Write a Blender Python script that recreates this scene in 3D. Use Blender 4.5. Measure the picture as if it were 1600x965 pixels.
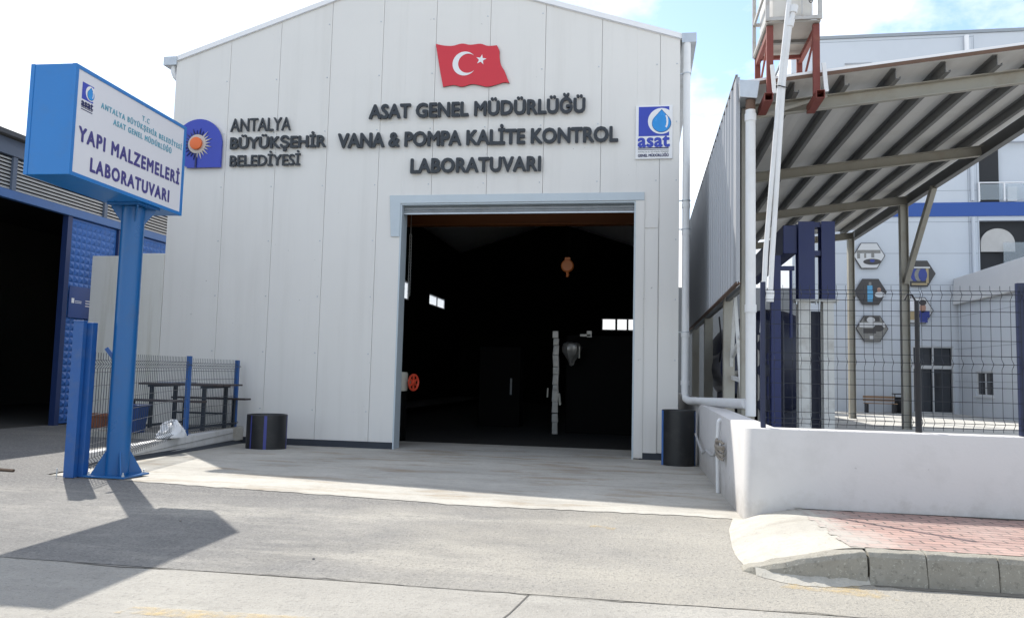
import bpy, bmesh, math, random
from mathutils import Vector, Matrix
random.seed(7)
for o in list(bpy.data.objects): bpy.data.objects.remove(o)
SC = bpy.context.scene
COL = SC.collection
PI = math.pi
def V(*a): return Vector(a)

# ---------------------------------------------------------------- camera
cam_d = bpy.data.cameras.new('camera'); cam = bpy.data.objects.new('camera', cam_d); COL.objects.link(cam)
SC.camera = cam
cam_d.sensor_fit = 'HORIZONTAL'; cam_d.sensor_width = 36.0
cam_d.lens = 36.0 * 1221.675 / 1600.0
cam_d.clip_start = 0.1; cam_d.clip_end = 3000
_p, _y, _r = 0.0822306, -0.1643578, 0.0244409
_f = V(math.sin(_y)*math.cos(_p), math.cos(_y)*math.cos(_p), math.sin(_p))
_rt = V(math.cos(_y), -math.sin(_y), 0); _up = _rt.cross(_f)
_c, _s = math.cos(_r), math.sin(_r)
_R, _U = _c*_rt + _s*_up, -_s*_rt + _c*_up
cam.matrix_world = Matrix(((_R.x, _U.x, -_f.x, 9.6009), (_R.y, _U.y, -_f.y, -14.631), (_R.z, _U.z, -_f.z, 1.5101), (0, 0, 0, 1)))

# ---------------------------------------------------------------- sky, sun, exposure
SUN = V(-0.61, 0.713, 1.0).normalized()
elev = math.asin(SUN.z); azim = math.atan2(SUN.x, SUN.y)
W = bpy.data.worlds.new('World'); SC.world = W; W.use_nodes = True
wn, wl = W.node_tree.nodes, W.node_tree.links
for n in list(wn): wn.remove(n)
wo = wn.new('ShaderNodeOutputWorld'); bg = wn.new('ShaderNodeBackground')
sky = wn.new('ShaderNodeTexSky'); sky.sky_type = 'NISHITA'; sky.sun_disc = False
sky.sun_elevation = elev; sky.sun_rotation = azim; sky.altitude = 30; sky.air_density = 1.0; sky.dust_density = 0.5; sky.ozone_density = 1.0
tc = wn.new('ShaderNodeTexCoord'); sep = wn.new('ShaderNodeSeparateXYZ'); wl.new(tc.outputs['Generated'], sep.inputs[0])
den = wn.new('ShaderNodeMath'); den.operation = 'MAXIMUM'; den.inputs[1].default_value = 0.0; wl.new(sep.outputs['Z'], den.inputs[0])
den2 = wn.new('ShaderNodeMath'); den2.operation = 'ADD'; den2.inputs[1].default_value = 0.35; wl.new(den.outputs[0], den2.inputs[0])
dvx = wn.new('ShaderNodeVectorMath'); dvx.operation = 'DIVIDE'; cmb = wn.new('ShaderNodeCombineXYZ')
for i in range(3): wl.new(den2.outputs[0], cmb.inputs[i])
wl.new(tc.outputs['Generated'], dvx.inputs[0]); wl.new(cmb.outputs[0], dvx.inputs[1])
cn = wn.new('ShaderNodeTexNoise'); cn.inputs['Scale'].default_value = 2.3; cn.inputs['Detail'].default_value = 9; cn.inputs['Roughness'].default_value = 0.58
mp = wn.new('ShaderNodeMapping'); mp.inputs['Location'].default_value = (8.8, 3.9, 0.0); wl.new(dvx.outputs[0], mp.inputs[0]); wl.new(mp.outputs[0], cn.inputs['Vector'])
cr = wn.new('ShaderNodeValToRGB'); cr.color_ramp.elements[0].position = 0.43; cr.color_ramp.elements[1].position = 0.58
wl.new(cn.outputs['Fac'], cr.inputs[0])
cmx = wn.new('ShaderNodeMix'); cmx.data_type = 'RGBA'
wl.new(cr.outputs[0], cmx.inputs['Factor']); wl.new(sky.outputs[0], cmx.inputs['A'])
cmx.inputs['B'].default_value = (5.6, 5.65, 5.7, 1)
wl.new(cmx.outputs['Result'], bg.inputs['Color']); bg.inputs['Strength'].default_value = 0.135
wl.new(bg.outputs[0], wo.inputs['Surface'])
sl = bpy.data.lights.new('sun', 'SUN'); sl.energy = 3.2; sl.angle = math.radians(0.53); sl.color = (1.0, 0.955, 0.88)
so = bpy.data.objects.new('sun', sl); COL.objects.link(so); so.rotation_euler = SUN.to_track_quat('Z', 'Y').to_euler()
SC.view_settings.view_transform = 'Standard'; SC.view_settings.look = 'None'; SC.view_settings.gamma = 1
SC.view_settings.exposure = 1.0; SC.view_settings.use_curve_mapping = False

# ---------------------------------------------------------------- materials
def lin(c): return tuple(((v/255.0)/12.92 if v/255.0 <= 0.04045 else ((v/255.0+0.055)/1.055)**2.4) for v in c)
MATS = {}
def mat(name, col, rough=0.6, metal=0.0, var=0.12, scale=3.0, bump=0.0, bscale=40.0, dirt=None, dirt_amt=0.3, dirt_scale=1.2, spec=0.5, streak=False, coat=0.0, splash=None):
    if name in MATS: return MATS[name]
    m = bpy.data.materials.new(name); m.use_nodes = True; MATS[name] = m
    nt = m.node_tree; N, L = nt.nodes, nt.links
    b = N['Principled BSDF']; b.inputs['Roughness'].default_value = rough; b.inputs['Metallic'].default_value = metal
    b.inputs['Specular IOR Level'].default_value = spec; b.inputs['Coat Weight'].default_value = coat
    t = N.new('ShaderNodeTexCoord'); src = t.outputs['Object']
    no = N.new('ShaderNodeTexNoise'); no.inputs['Scale'].default_value = scale; no.inputs['Detail'].default_value = 6; no.inputs['Roughness'].default_value = 0.62
    L.new(src, no.inputs['Vector'])
    mx = N.new('ShaderNodeMix'); mx.data_type = 'RGBA'
    mx.inputs['A'].default_value = (*[c*(1-var) for c in col], 1); mx.inputs['B'].default_value = (*[min(1, c*(1+var)) for c in col], 1)
    L.new(no.outputs['Fac'], mx.inputs['Factor']); out = mx.outputs['Result']
    if dirt:
        d = N.new('ShaderNodeTexNoise'); d.inputs['Scale'].default_value = dirt_scale; d.inputs['Detail'].default_value = 8; d.inputs['Roughness'].default_value = 0.65
        if streak:
            ma = N.new('ShaderNodeMapping'); ma.inputs['Scale'].default_value = (3.5, 3.5, 0.22); L.new(src, ma.inputs[0]); L.new(ma.outputs[0], d.inputs['Vector'])
        else: L.new(src, d.inputs['Vector'])
        r = N.new('ShaderNodeValToRGB'); r.color_ramp.elements[0].position = 0.5; r.color_ramp.elements[1].position = 0.75
        r.color_ramp.elements[1].color = (dirt_amt, dirt_amt, dirt_amt, 1); L.new(d.outputs['Fac'], r.inputs[0])
        m2 = N.new('ShaderNodeMix'); m2.data_type = 'RGBA'; L.new(r.outputs[0], m2.inputs['Factor']); L.new(out, m2.inputs['A']); m2.inputs['B'].default_value = (*dirt, 1); out = m2.outputs['Result']
    if splash:
        sp = N.new('ShaderNodeSeparateXYZ'); L.new(src, sp.inputs[0]); ns = N.new('ShaderNodeTexNoise'); ns.inputs['Scale'].default_value = 3.2; ns.inputs['Detail'].default_value = 10; ns.inputs['Roughness'].default_value = 0.75; L.new(src, ns.inputs['Vector'])
        ma2 = N.new('ShaderNodeMath'); ma2.operation = 'MULTIPLY_ADD'; L.new(ns.outputs['Fac'], ma2.inputs[0]); ma2.inputs[1].default_value = -0.9; L.new(sp.outputs['Z'], ma2.inputs[2])
        rs = N.new('ShaderNodeMapRange'); rs.inputs['From Min'].default_value = splash-0.45+0.12; rs.inputs['From Max'].default_value = splash-0.45-0.22; rs.inputs['To Max'].default_value = 0.55; L.new(ma2.outputs[0], rs.inputs['Value'])
        m4 = N.new('ShaderNodeMix'); m4.data_type = 'RGBA'; L.new(rs.outputs[0], m4.inputs['Factor']); L.new(out, m4.inputs['A']); m4.inputs['B'].default_value = (col[0]*.62, col[1]*.58, col[2]*.52, 1); out = m4.outputs['Result']
        sk = N.new('ShaderNodeTexNoise'); sk.inputs['Scale'].default_value = 9; sk.inputs['Detail'].default_value = 2; L.new(src, sk.inputs['Vector'])
        rk = N.new('ShaderNodeMapRange'); rk.inputs['From Min'].default_value = 0.745; rk.inputs['From Max'].default_value = 0.79; rk.inputs['To Max'].default_value = 0.6; L.new(sk.outputs['Fac'], rk.inputs['Value'])
        m5 = N.new('ShaderNodeMix'); m5.data_type = 'RGBA'; L.new(rk.outputs[0], m5.inputs['Factor']); L.new(out, m5.inputs['A']); m5.inputs['B'].default_value = (.2, .19, .175, 1); out = m5.outputs['Result']
    L.new(out, b.inputs['Base Color'])
    rr = N.new('ShaderNodeMapRange'); rr.inputs['To Min'].default_value = max(0.02, rough-0.1); rr.inputs['To Max'].default_value = min(1, rough+0.12)
    L.new(no.outputs['Fac'], rr.inputs['Value']); L.new(rr.outputs[0], b.inputs['Roughness'])
    if bump:
        bn = N.new('ShaderNodeTexNoise'); bn.inputs['Scale'].default_value = bscale; bn.inputs['Detail'].default_value = 5; L.new(src, bn.inputs['Vector'])
        bp = N.new('ShaderNodeBump'); bp.inputs['Strength'].default_value = bump; bp.inputs['Distance'].default_value = 0.02
        L.new(bn.outputs['Fac'], bp.inputs['Height']); L.new(bp.outputs[0], b.inputs['Normal'])
    return m

def ground_mat(name, c1, c2, speck, stain, fine=55.0, bump=0.5, stain_amt=0.5, patch=0.6, speck_amt=0.75, dust=None, dust_amt=0.6, edge=False, gravel=0, dusty=None, stain_rng=(0.56, 0.72)):
    """mineral ground: fine aggregate speckle, broad patches, stains of its own"""
    m = bpy.data.materials.new(name); m.use_nodes = True; MATS[name] = m
    N, L = m.node_tree.nodes, m.node_tree.links; b = N['Principled BSDF']
    b.inputs['Roughness'].default_value = 0.9; b.inputs['Specular IOR Level'].default_value = 0.3
    t = N.new('ShaderNodeTexCoord'); src = t.outputs['Object']
    def noise(sc, det=6, ro=0.6, mapping=None):
        n = N.new('ShaderNodeTexNoise'); n.inputs['Scale'].default_value = sc; n.inputs['Detail'].default_value = det; n.inputs['Roughness'].default_value = ro
        if mapping:
            ma = N.new('ShaderNodeMapping'); ma.inputs['Scale'].default_value = mapping; L.new(src, ma.inputs[0]); L.new(ma.outputs[0], n.inputs['Vector'])
        else: L.new(src, n.inputs['Vector'])
        return n.outputs['Fac']
    def ramp(f, a, bb, v0=0, v1=1):
        r = N.new('ShaderNodeMapRange'); r.inputs['From Min'].default_value = a; r.inputs['From Max'].default_value = bb
        r.inputs['To Min'].default_value = v0; r.inputs['To Max'].default_value = v1; L.new(f, r.inputs['Value']); return r.outputs[0]
    def mix(f, a, c):
        x = N.new('ShaderNodeMix'); x.data_type = 'RGBA'; L.new(f, x.inputs['Factor'])
        for s, i in ((a, 'A'), (c, 'B')):
            if isinstance(s, tuple): x.inputs[i].default_value = (*s, 1)
            else: L.new(s, x.inputs[i])
        return x.outputs['Result']
    col = mix(ramp(noise(0.55, 7, 0.65), 0.35, 0.65), c1, c2)
    if dust: col = mix(ramp(noise(0.9, 9, 0.7, (0.35, 1.4, 1)), 0.5, 0.68, 0, dust_amt), col, dust)
    col = mix(ramp(noise(1.1, 8, 0.7, (0.6, 1.5, 1)), *stain_rng, 0, stain_amt), col, stain)
    md = noise(7.5, 6, 0.7)
    col = mix(ramp(md, 0.5, 0.72, 0, 0.45), col, tuple(v*0.72 for v in c1))
    if edge:   # coarse crumbled strip of older asphalt along the apron
        sp_ = N.new('ShaderNodeSeparateXYZ'); L.new(src, sp_.inputs[0])
        ad_ = N.new('ShaderNodeMath'); ad_.operation = 'MULTIPLY_ADD'; L.new(noise(1.7, 8, 0.7), ad_.inputs[0]); ad_.inputs[1].default_value = 1.5; L.new(sp_.outputs['Y'], ad_.inputs[2])
        col = mix(ramp(ad_.outputs[0], -5.75, -5.1, 0, 0.62), col, mix(ramp(noise(24, 4, 0.8), 0.42, 0.58), (0.075, 0.075, 0.076), (0.21, 0.205, 0.20)))
    if gravel:
        vo = N.new('ShaderNodeTexVoronoi'); vo.inputs['Scale'].default_value = gravel; L.new(src, vo.inputs['Vector'])
        sv = N.new('ShaderNodeSeparateColor'); L.new(vo.outputs['Color'], sv.inputs[0])
        col = mix(ramp(sv.outputs[0], 0.70, 0.9, 0, 0.30), col, speck); col = mix(ramp(sv.outputs[1], 0.78, 0.97, 0, 0.25), col, tuple(min(0.6, v*1.35) for v in c2))
    if dusty:
        sp2 = N.new('ShaderNodeSeparateXYZ'); L.new(src, sp2.inputs[0])
        m3 = N.new('ShaderNodeMath'); m3.operation = 'MULTIPLY_ADD'; L.new(noise(0.8, 9, 0.7), m3.inputs[0]); m3.inputs[1].default_value = 9.0; L.new(sp2.outputs['X'], m3.inputs[2])
        col = mix(ramp(m3.outputs[0], 10.5, 16.0, 0, 0.8), col, dusty)
    fs = noise(fine, 3, 0.75)
    col = mix(ramp(fs, 0.56, 0.66, 0, speck_amt), col, speck)
    fs2 = noise(fine*2.3, 2, 0.7)
    col = mix(ramp(fs2, 0.60, 0.7, 0, speck_amt*0.7), col, tuple(min(0.6, v*1.9) for v in c2))
    L.new(col, b.inputs['Base Color'])
    ad = N.new('ShaderNodeMath'); ad.operation = 'ADD'; L.new(fs, ad.inputs[0])
    lf = ramp(noise(4, 4, 0.6), 0, 1, 0, 0.8); L.new(lf, ad.inputs[1])
    bp = N.new('ShaderNodeBump'); bp.inputs['Strength'].default_value = bump; bp.inputs['Distance'].default_value = 0.02
    L.new(ad.outputs[0], bp.inputs['Height']); L.new(bp.outputs[0], b.inputs['Normal'])
    return m

def paver_mat():
    m = bpy.data.materials.new('red_pavers'); m.use_nodes = True
    N, L = m.node_tree.nodes, m.node_tree.links; b = N['Principled BSDF']; b.inputs['Roughness'].default_value = 0.88
    t = N.new('ShaderNodeTexCoord'); br = N.new('ShaderNodeTexBrick')
    wv = N.new('ShaderNodeTexNoise'); wv.inputs['Scale'].default_value = 9; L.new(t.outputs['Object'], wv.inputs['Vector'])
    mxv = N.new('ShaderNodeVectorMath'); mxv.operation = 'MULTIPLY_ADD'; mxv.inputs[1].default_value = (0.03, 0.03, 0); L.new(wv.outputs['Color'], mxv.inputs[0]); L.new(t.outputs['Object'], mxv.inputs[2])
    L.new(mxv.outputs[0], br.inputs['Vector'])
    br.inputs['Scale'].default_value = 1.0; br.inputs['Brick Width'].default_value = 0.24; br.inputs['Row Height'].default_value = 0.125; br.inputs['Mortar Size'].default_value = 0.009; br.offset = 0.5
    br.inputs['Color1'].default_value = (0.40, 0.255, 0.215, 1); br.inputs['Color2'].default_value = (0.31, 0.205, 0.18, 1); br.inputs['Mortar'].default_value = (0.10, 0.085, 0.075, 1)
    d = N.new('ShaderNodeTexNoise'); d.inputs['Scale'].default_value = 1.4; d.inputs['Detail'].default_value = 9; d.inputs['Roughness'].default_value = 0.7; L.new(t.outputs['Object'], d.inputs['Vector'])
    r = N.new('ShaderNodeMapRange'); r.inputs['From Min'].default_value = 0.42; r.inputs['From Max'].default_value = 0.7; r.inputs['To Max'].default_value = 0.75; L.new(d.outputs['Fac'], r.inputs['Value'])
    x = N.new('ShaderNodeMix'); x.data_type = 'RGBA'; L.new(r.outputs[0], x.inputs['Factor']); L.new(br.outputs['Color'], x.inputs['A']); x.inputs['B'].default_value = (0.44, 0.34, 0.30, 1)
    # cement slurry spilled over the first courses beside the ramp, dust elsewhere
    sx_ = N.new('ShaderNodeSeparateXYZ'); L.new(t.outputs['Object'], sx_.inputs[0])
    n2 = N.new('ShaderNodeTexNoise'); n2.inputs['Scale'].default_value = 2.6; n2.inputs['Detail'].default_value = 10; n2.inputs['Roughness'].default_value = 0.72; L.new(t.outputs['Object'], n2.inputs['Vector'])
    ma_ = N.new('ShaderNodeMath'); ma_.operation = 'MULTIPLY_ADD'; L.new(n2.outputs['Fac'], ma_.inputs[0]); ma_.inputs[1].default_value = -1.9; L.new(sx_.outputs['X'], ma_.inputs[2])
    r2 = N.new('ShaderNodeMapRange'); r2.inputs['From Min'].default_value = 10.75; r2.inputs['From Max'].default_value = 10.2; r2.inputs['To Max'].default_value = 0.92; L.new(ma_.outputs[0], r2.inputs['Value'])
    x2 = N.new('ShaderNodeMix'); x2.data_type = 'RGBA'; L.new(r2.outputs[0], x2.inputs['Factor']); L.new(x.outputs['Result'], x2.inputs['A']); x2.inputs['B'].default_value = (0.40, 0.38, 0.34, 1); x = x2
    L.new(x.outputs['Result'], b.inputs['Base Color'])
    bp = N.new('ShaderNodeBump'); bp.inputs['Strength'].default_value = 0.6; bp.inputs['Distance'].default_value = 0.01; bp.invert = True; L.new(br.outputs['Fac'], bp.inputs['Height']); L.new(bp.outputs[0], b.inputs['Normal'])
    return m

def glass_mat(name, col, rough=0.05):
    m = mat(name, col, rough, 0.0, 0.05, 2.0, spec=0.8); return m
def sheer_mat(name, col, alpha):
    m = mat(name, col, 0.15, 0.0, 0.05, 2.0); m.node_tree.nodes['Principled BSDF'].inputs['Alpha'].default_value = alpha; return m
def worn_paint(name, col):
    m = mat(name, col, 0.85, 0, 0.15, 6); N, L = m.node_tree.nodes, m.node_tree.links
    t = N.new('ShaderNodeTexCoord'); n = N.new('ShaderNodeTexNoise'); n.inputs['Scale'].default_value = 5; n.inputs['Detail'].default_value = 10; n.inputs['Roughness'].default_value = 0.75
    L.new(t.outputs['Object'], n.inputs['Vector'])
    r = N.new('ShaderNodeMapRange'); r.inputs['From Min'].default_value = 0.44; r.inputs['From Max'].default_value = 0.66; r.inputs['To Max'].default_value = 0.55; L.new(n.outputs['Fac'], r.inputs['Value'])
    L.new(r.outputs[0], N['Principled BSDF'].inputs['Alpha']); return m

M = dict(
 panel=mat('wall_panel', (0.75, 0.732, 0.70), 0.45, 0, 0.04, 0.8, 0.10, 1.6, dirt=(0.50, 0.48, 0.44), dirt_amt=0.22, dirt_scale=0.7, streak=True, splash=0.05),
 panel_back=mat('panel_core', (0.38, 0.38, 0.37), 0.8),
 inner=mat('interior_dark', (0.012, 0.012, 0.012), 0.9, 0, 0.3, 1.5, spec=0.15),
 trim=mat('trim_blue_grey', (0.52, 0.585, 0.63), 0.45, 0, 0.05, 1.5, dirt=(0.42, 0.46, 0.5), dirt_amt=0.3, dirt_scale=2),
 flash=mat('white_flashing', (0.84, 0.84, 0.85), 0.4, 0.0, 0.05, 1.2),
 zinc=mat('zinc', (0.52, 0.55, 0.58), 0.42, 0.7, 0.2, 5, dirt=(0.25, 0.23, 0.2), dirt_amt=0.35),
 skirt=mat('skirting_dark', (0.035, 0.042, 0.055), 0.7, 0, 0.3, 5, 0.3, 20),
 pvc=mat('white_pvc', (0.74, 0.745, 0.75), 0.38, 0, 0.04, 3, dirt=(0.5, 0.48, 0.44), dirt_amt=0.3, dirt_scale=2),
 letter=mat('letter_slate', (0.022, 0.027, 0.034), 0.38, 0, 0.1, 4),
 red=mat('flag_red', (0.62, 0.030, 0.045), 0.35, 0, 0.05, 4),
 white=mat('sign_white', (0.80, 0.80, 0.81), 0.35, 0, 0.03, 3),
 logo_blue=mat('logo_blue', (0.030, 0.055, 0.42), 0.3, 0, 0.10, 3),
 navy=mat('logo_navy', (0.012, 0.016, 0.10), 0.4, 0, 0.1, 3),
 cream=mat('ray_cream', (0.55, 0.50, 0.46), 0.4, 0, 0.1, 3),
 orange=mat('sun_orange', (0.80, 0.16, 0.035), 0.4, 0, 0.1, 3),
 drop=mat('drop_cyan', (0.02, 0.27, 0.68), 0.25, 0, 0.15, 5),
 drop_dark=mat('drop_navy', (0.03, 0.10, 0.25), 0.3, 0, 0.1, 5),
 sign_blue=mat('cabinet_blue', (0.014, 0.175, 0.50), 0.3, 0, 0.06, 2, dirt=(0.06, 0.15, 0.3), dirt_amt=0.3, dirt_scale=3),
 sign_face=mat('sign_face', (0.70, 0.695, 0.73), 0.3, 0, 0.03, 1),
 txt_purple=mat('text_purple', (0.055, 0.045, 0.21), 0.4, 0, 0.05, 4),
 txt_cyan=mat('text_cyan', (0.13, 0.36, 0.47), 0.4, 0, 0.05, 4),
 pole_blue=mat('pole_blue', (0.005, 0.100, 0.30), 0.3, 0, 0.1, 2, 0.04, 15, dirt=(0.05, 0.08, 0.14), dirt_amt=0.35, dirt_scale=4),
 fence_blue=mat('fence_blue', (0.012, 0.085, 0.29), 0.4, 0, 0.15, 4, dirt=(0.10, 0.13, 0.18), dirt_amt=0.4, dirt_scale=6),
 wire_grey=mat('wire_grey_blue', (0.022, 0.032, 0.05), 0.4, 0.1, 0.1, 5),
 navy_steel=mat('navy_steel', (0.010, 0.017, 0.055), 0.45, 0, 0.2, 4),
 dark_wire=mat('dark_wire', (0.012, 0.017, 0.026), 0.5, 0.2, 0.1, 5),
 black_steel=mat('black_steel', (0.012, 0.012, 0.016), 0.5, 0, 0.1, 5),
 door_blue=mat('door_blue', (0.030, 0.125, 0.40), 0.42, 0, 0.12, 2, dirt=(0.05, 0.09, 0.18), dirt_amt=0.4, dirt_scale=2),
 door_frame_blue=mat('door_frame_blue', (0.012, 0.03, 0.11), 0.5, 0, 0.2, 3),
 fascia=mat('fascia_steel', (0.10, 0.13, 0.19), 0.5, 0.1, 0.15, 2),
 louvre=mat('louvre_grey', (0.45, 0.455, 0.46), 0.5, 0.2, 0.1, 2),
 beam_blue=mat('lintel_blue', (0.05, 0.13, 0.33), 0.45, 0, 0.15, 3),
 hdpe=mat('hdpe_black', (0.013, 0.014, 0.016), 0.42, 0, 0.3, 6, 0.06, 30, dirt=(0.06, 0.055, 0.05), dirt_amt=0.4, dirt_scale=3),
 hdpe_stripe=mat('hdpe_stripe', (0.05, 0.06, 0.25), 0.45),
 hdpe_stripe2=mat('hdpe_stripe_bright', (0.06, 0.17, 0.48), 0.45),
 render_white=mat('painted_render', (0.60, 0.585, 0.575), 0.8, 0, 0.045, 1.3, 0.10, 30, dirt=(0.40, 0.39, 0.37), dirt_amt=0.4, dirt_scale=1.6, splash=0.20),
 low_white=mat('low_wall_paint', (0.60, 0.60, 0.60), 0.8, 0, 0.08, 2, 0.35, 20, dirt=(0.30, 0.28, 0.26), dirt_amt=0.5, dirt_scale=4, splash=-0.12),
 canopy_sheet=mat('canopy_sheet', (0.66, 0.65, 0.62), 0.5, 0.1, 0.08, 1, dirt=(0.45, 0.42, 0.37), dirt_amt=0.4, dirt_scale=1.2),
 canopy_steel=mat('canopy_steel', (0.36, 0.345, 0.30), 0.55, 0.1, 0.10, 2, dirt=(0.24, 0.19, 0.13), dirt_amt=0.45, dirt_scale=2.5),
 canopy_grey=mat('purlin_galv', (0.19, 0.19, 0.185), 0.55, 0.3, 0.15, 3),
 brown=mat('rusty_edge', (0.14, 0.085, 0.06), 0.8, 0, 0.3, 6),
 clad=mat('cladding', (0.42, 0.435, 0.46), 0.42, 0.15, 0.06, 1, dirt=(0.30, 0.30, 0.31), dirt_amt=0.3, dirt_scale=1.0, streak=True),
 stand_red=mat('red_oxide', (0.20, 0.050, 0.040), 0.65, 0, 0.2, 4, 0.1, 20, dirt=(0.26, 0.12, 0.07), dirt_amt=0.5, dirt_scale=5),
 tank=mat('tank_white', (0.72, 0.70, 0.66), 0.35, 0, 0.06, 2, dirt=(0.5, 0.42, 0.34), dirt_amt=0.45, dirt_scale=2.5),
 cage=mat('cage_steel', (0.50, 0.49, 0.47), 0.5, 0.3, 0.15, 5, dirt=(0.3, 0.2, 0.12), dirt_amt=0.5, dirt_scale=8),
 wood_ply=mat('grey_plywood', (0.36, 0.34, 0.31), 0.8, 0, 0.15, 3, 0.1, 15),
 press_blue=mat('press_blue', (0.008, 0.018, 0.105), 0.4, 0, 0.15, 2, 0.03, 10),
 press_white=mat('press_post', (0.62, 0.62, 0.60), 0.55, 0, 0.08, 2, dirt=(0.24, 0.2, 0.16), dirt_amt=0.5, dirt_scale=3),
 drum=mat('drum_navy', (0.010, 0.015, 0.045), 0.4, 0, 0.2, 3),
 far=None,
 far_blue=mat('band_blue', (0.022, 0.085, 0.34), 0.45, 0, 0.06, 1),
 dark=mat('dark_recess', (0.030, 0.031, 0.034), 0.8),
 grey=mat('mid_grey', (0.25, 0.26, 0.27), 0.6),
 alu=mat('aluminium', (0.62, 0.63, 0.64), 0.35, 0.5),
 pic_white=mat('picture_white', (0.62, 0.62, 0.62), 0.4, 0, 0.08, 2),
 pic_dark=mat('picture_dark', (0.05, 0.045, 0.045), 0.4, 0, 0.4, 3),
 pic_grey=mat('picture_grey', (0.22, 0.215, 0.20), 0.4, 0, 0.5, 6),
 pic_tan=mat('picture_tan', (0.40, 0.31, 0.17), 0.4, 0, 0.3, 4),
 pic_skin=mat('picture_skin', (0.42, 0.24, 0.17), 0.4),
 pic_blue=mat('picture_blue', (0.10, 0.36, 0.60), 0.4, 0, 0.2, 4),
 pic_royal=mat('picture_royal', (0.03, 0.05, 0.25), 0.4, 0, 0.3, 4),
 wood=mat('bench_wood', (0.30, 0.19, 0.11), 0.7, 0, 0.2, 5),
 table_wood=mat('table_board', (0.055, 0.042, 0.042), 0.6, 0, 0.25, 6),
 table_steel=mat('table_steel', (0.012, 0.02, 0.032), 0.45, 0, 0.15, 4),
 terra=mat('terracotta', (0.30, 0.115, 0.065), 0.8, 0, 0.15, 5),
 bin_blue=mat('bin_blue', (0.012, 0.05, 0.19), 0.4, 0, 0.1, 3),
 bag=mat('bag_white', (0.72, 0.73, 0.75), 0.3, 0, 0.06, 6, 0.5, 18),
 paper=mat('paper_pale', (0.30, 0.33, 0.40), 0.7),
 crane=mat('crane_orange', (0.17, 0.050, 0.008), 0.5, 0, 0.1, 2),
 hook=mat('hook_orange', (0.36, 0.10, 0.018), 0.5, 0, 0.15, 6),
 wheel=mat('wheel_red', (0.85, 0.10, 0.05), 0.4, 0, 0.1, 5),
 valve=mat('valve_pale', (0.62, 0.60, 0.52), 0.5, 0, 0.1, 4),
 steel=mat('bright_steel', (0.55, 0.54, 0.52), 0.35, 0.6, 0.25, 8, 0.1, 20),
 rig_steel=mat('rig_steel', (0.30, 0.29, 0.275), 0.4, 0.5, 0.6, 5, 0.4, 9),
 chain=mat('chain_steel', (0.55, 0.55, 0.55), 0.4, 0.4, 0.1, 5),
 machine=mat('machine_dark', (0.005, 0.005, 0.005), 0.8, 0, 0.3, 3, spec=0.1),
 glass=glass_mat('dark_glass', (0.03, 0.035, 0.045)),
 clear=sheer_mat('clear_glass', (0.55, 0.62, 0.66), 0.25),
 pane=sheer_mat('window_pane', (0.75, 0.8, 0.85), 0.12),
 frame_white=mat('window_frame', (0.66, 0.67, 0.68), 0.4),
 cable=mat('grey_cable', (0.42, 0.42, 0.42), 0.5),
 stick=mat('dry_stick', (0.12, 0.08, 0.055), 0.8),
 stone=mat('pebble', (0.20, 0.19, 0.18), 0.9, 0, 0.2, 20, 0.3, 40),
 rag=mat('rag_beige', (0.30, 0.265, 0.22), 0.9, 0, 0.45, 25, 0.5, 30),
)
M['far'] = mat('far_cladding', (0.58, 0.615, 0.66), 0.5, 0, 0.04, 0.4, dirt=(0.46, 0.49, 0.53), dirt_amt=0.3, dirt_scale=0.5)
M['asphalt'] = ground_mat('worn_asphalt', (0.175, 0.171, 0.164), (0.265, 0.256, 0.239), (0.09, 0.089, 0.087), (0.150, 0.147, 0.142), 30, 0.9, 0.7, speck_amt=0.55, dust=(0.40, 0.38, 0.335), dust_amt=0.8, edge=True, gravel=52, dusty=(0.375, 0.35, 0.30))
M['slab'] = ground_mat('road_slab', (0.285, 0.272, 0.246), (0.350, 0.334, 0.300), (0.17, 0.163, 0.15), (0.20, 0.188, 0.165), 30, 0.7, 0.55, speck_amt=0.5, dust=(0.40, 0.385, 0.345), dust_amt=0.7)
M['apron'] = ground_mat('apron_concrete', (0.37, 0.354, 0.318), (0.475, 0.457, 0.41), (0.26, 0.24, 0.205), (0.25, 0.185, 0.115), 20, 0.3, 0.8, speck_amt=0.35, stain_rng=(0.52, 0.68), dust=(0.27, 0.255, 0.225), dust_amt=0.65)
M['ramp'] = ground_mat('ramp_concrete', (0.39, 0.37, 0.325), (0.47, 0.45, 0.395), (0.25, 0.235, 0.20), (0.27, 0.245, 0.20), 26, 0.3, 0.6, speck_amt=0.4, dust=(0.33,0.31,0.28))
M['kerb'] = ground_mat('kerb_stone', (0.26, 0.245, 0.21), (0.335, 0.317, 0.272), (0.13, 0.12, 0.10), (0.115, 0.09, 0.062), 22, 0.25, 0.75, speck_amt=0.5, dust=(0.20,0.175,0.14), dust_amt=0.6)
M['yard'] = ground_mat('yard_ground', (0.46, 0.45, 0.42), (0.52, 0.51, 0.48), (0.36, 0.35, 0.33), (0.38, 0.36, 0.33), 12, 0.1, 0.3, speck_amt=0.2)
M['pavers'] = paver_mat()
def frosted(name):
    m = bpy.data.materials.new(name); m.use_nodes = True; N, L = m.node_tree.nodes, m.node_tree.links; b = N['Principled BSDF']
    b.inputs['Base Color'].default_value = (.8,.82,.84,1); tr = N.new('ShaderNodeBsdfTranslucent'); tr.inputs['Color'].default_value = (.8,.82,.84,1)
    mx = N.new('ShaderNodeMixShader'); mx.inputs[0].default_value = .85; L.new(b.outputs[0], mx.inputs[1]); L.new(tr.outputs[0], mx.inputs[2]); L.new(mx.outputs[0], N['Material Output'].inputs['Surface']); return m
M['frosted'] = frosted('frosted_glass')
M['yellow'] = worn_paint('yellow_paint', (0.62, 0.45, 0.19))

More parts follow.
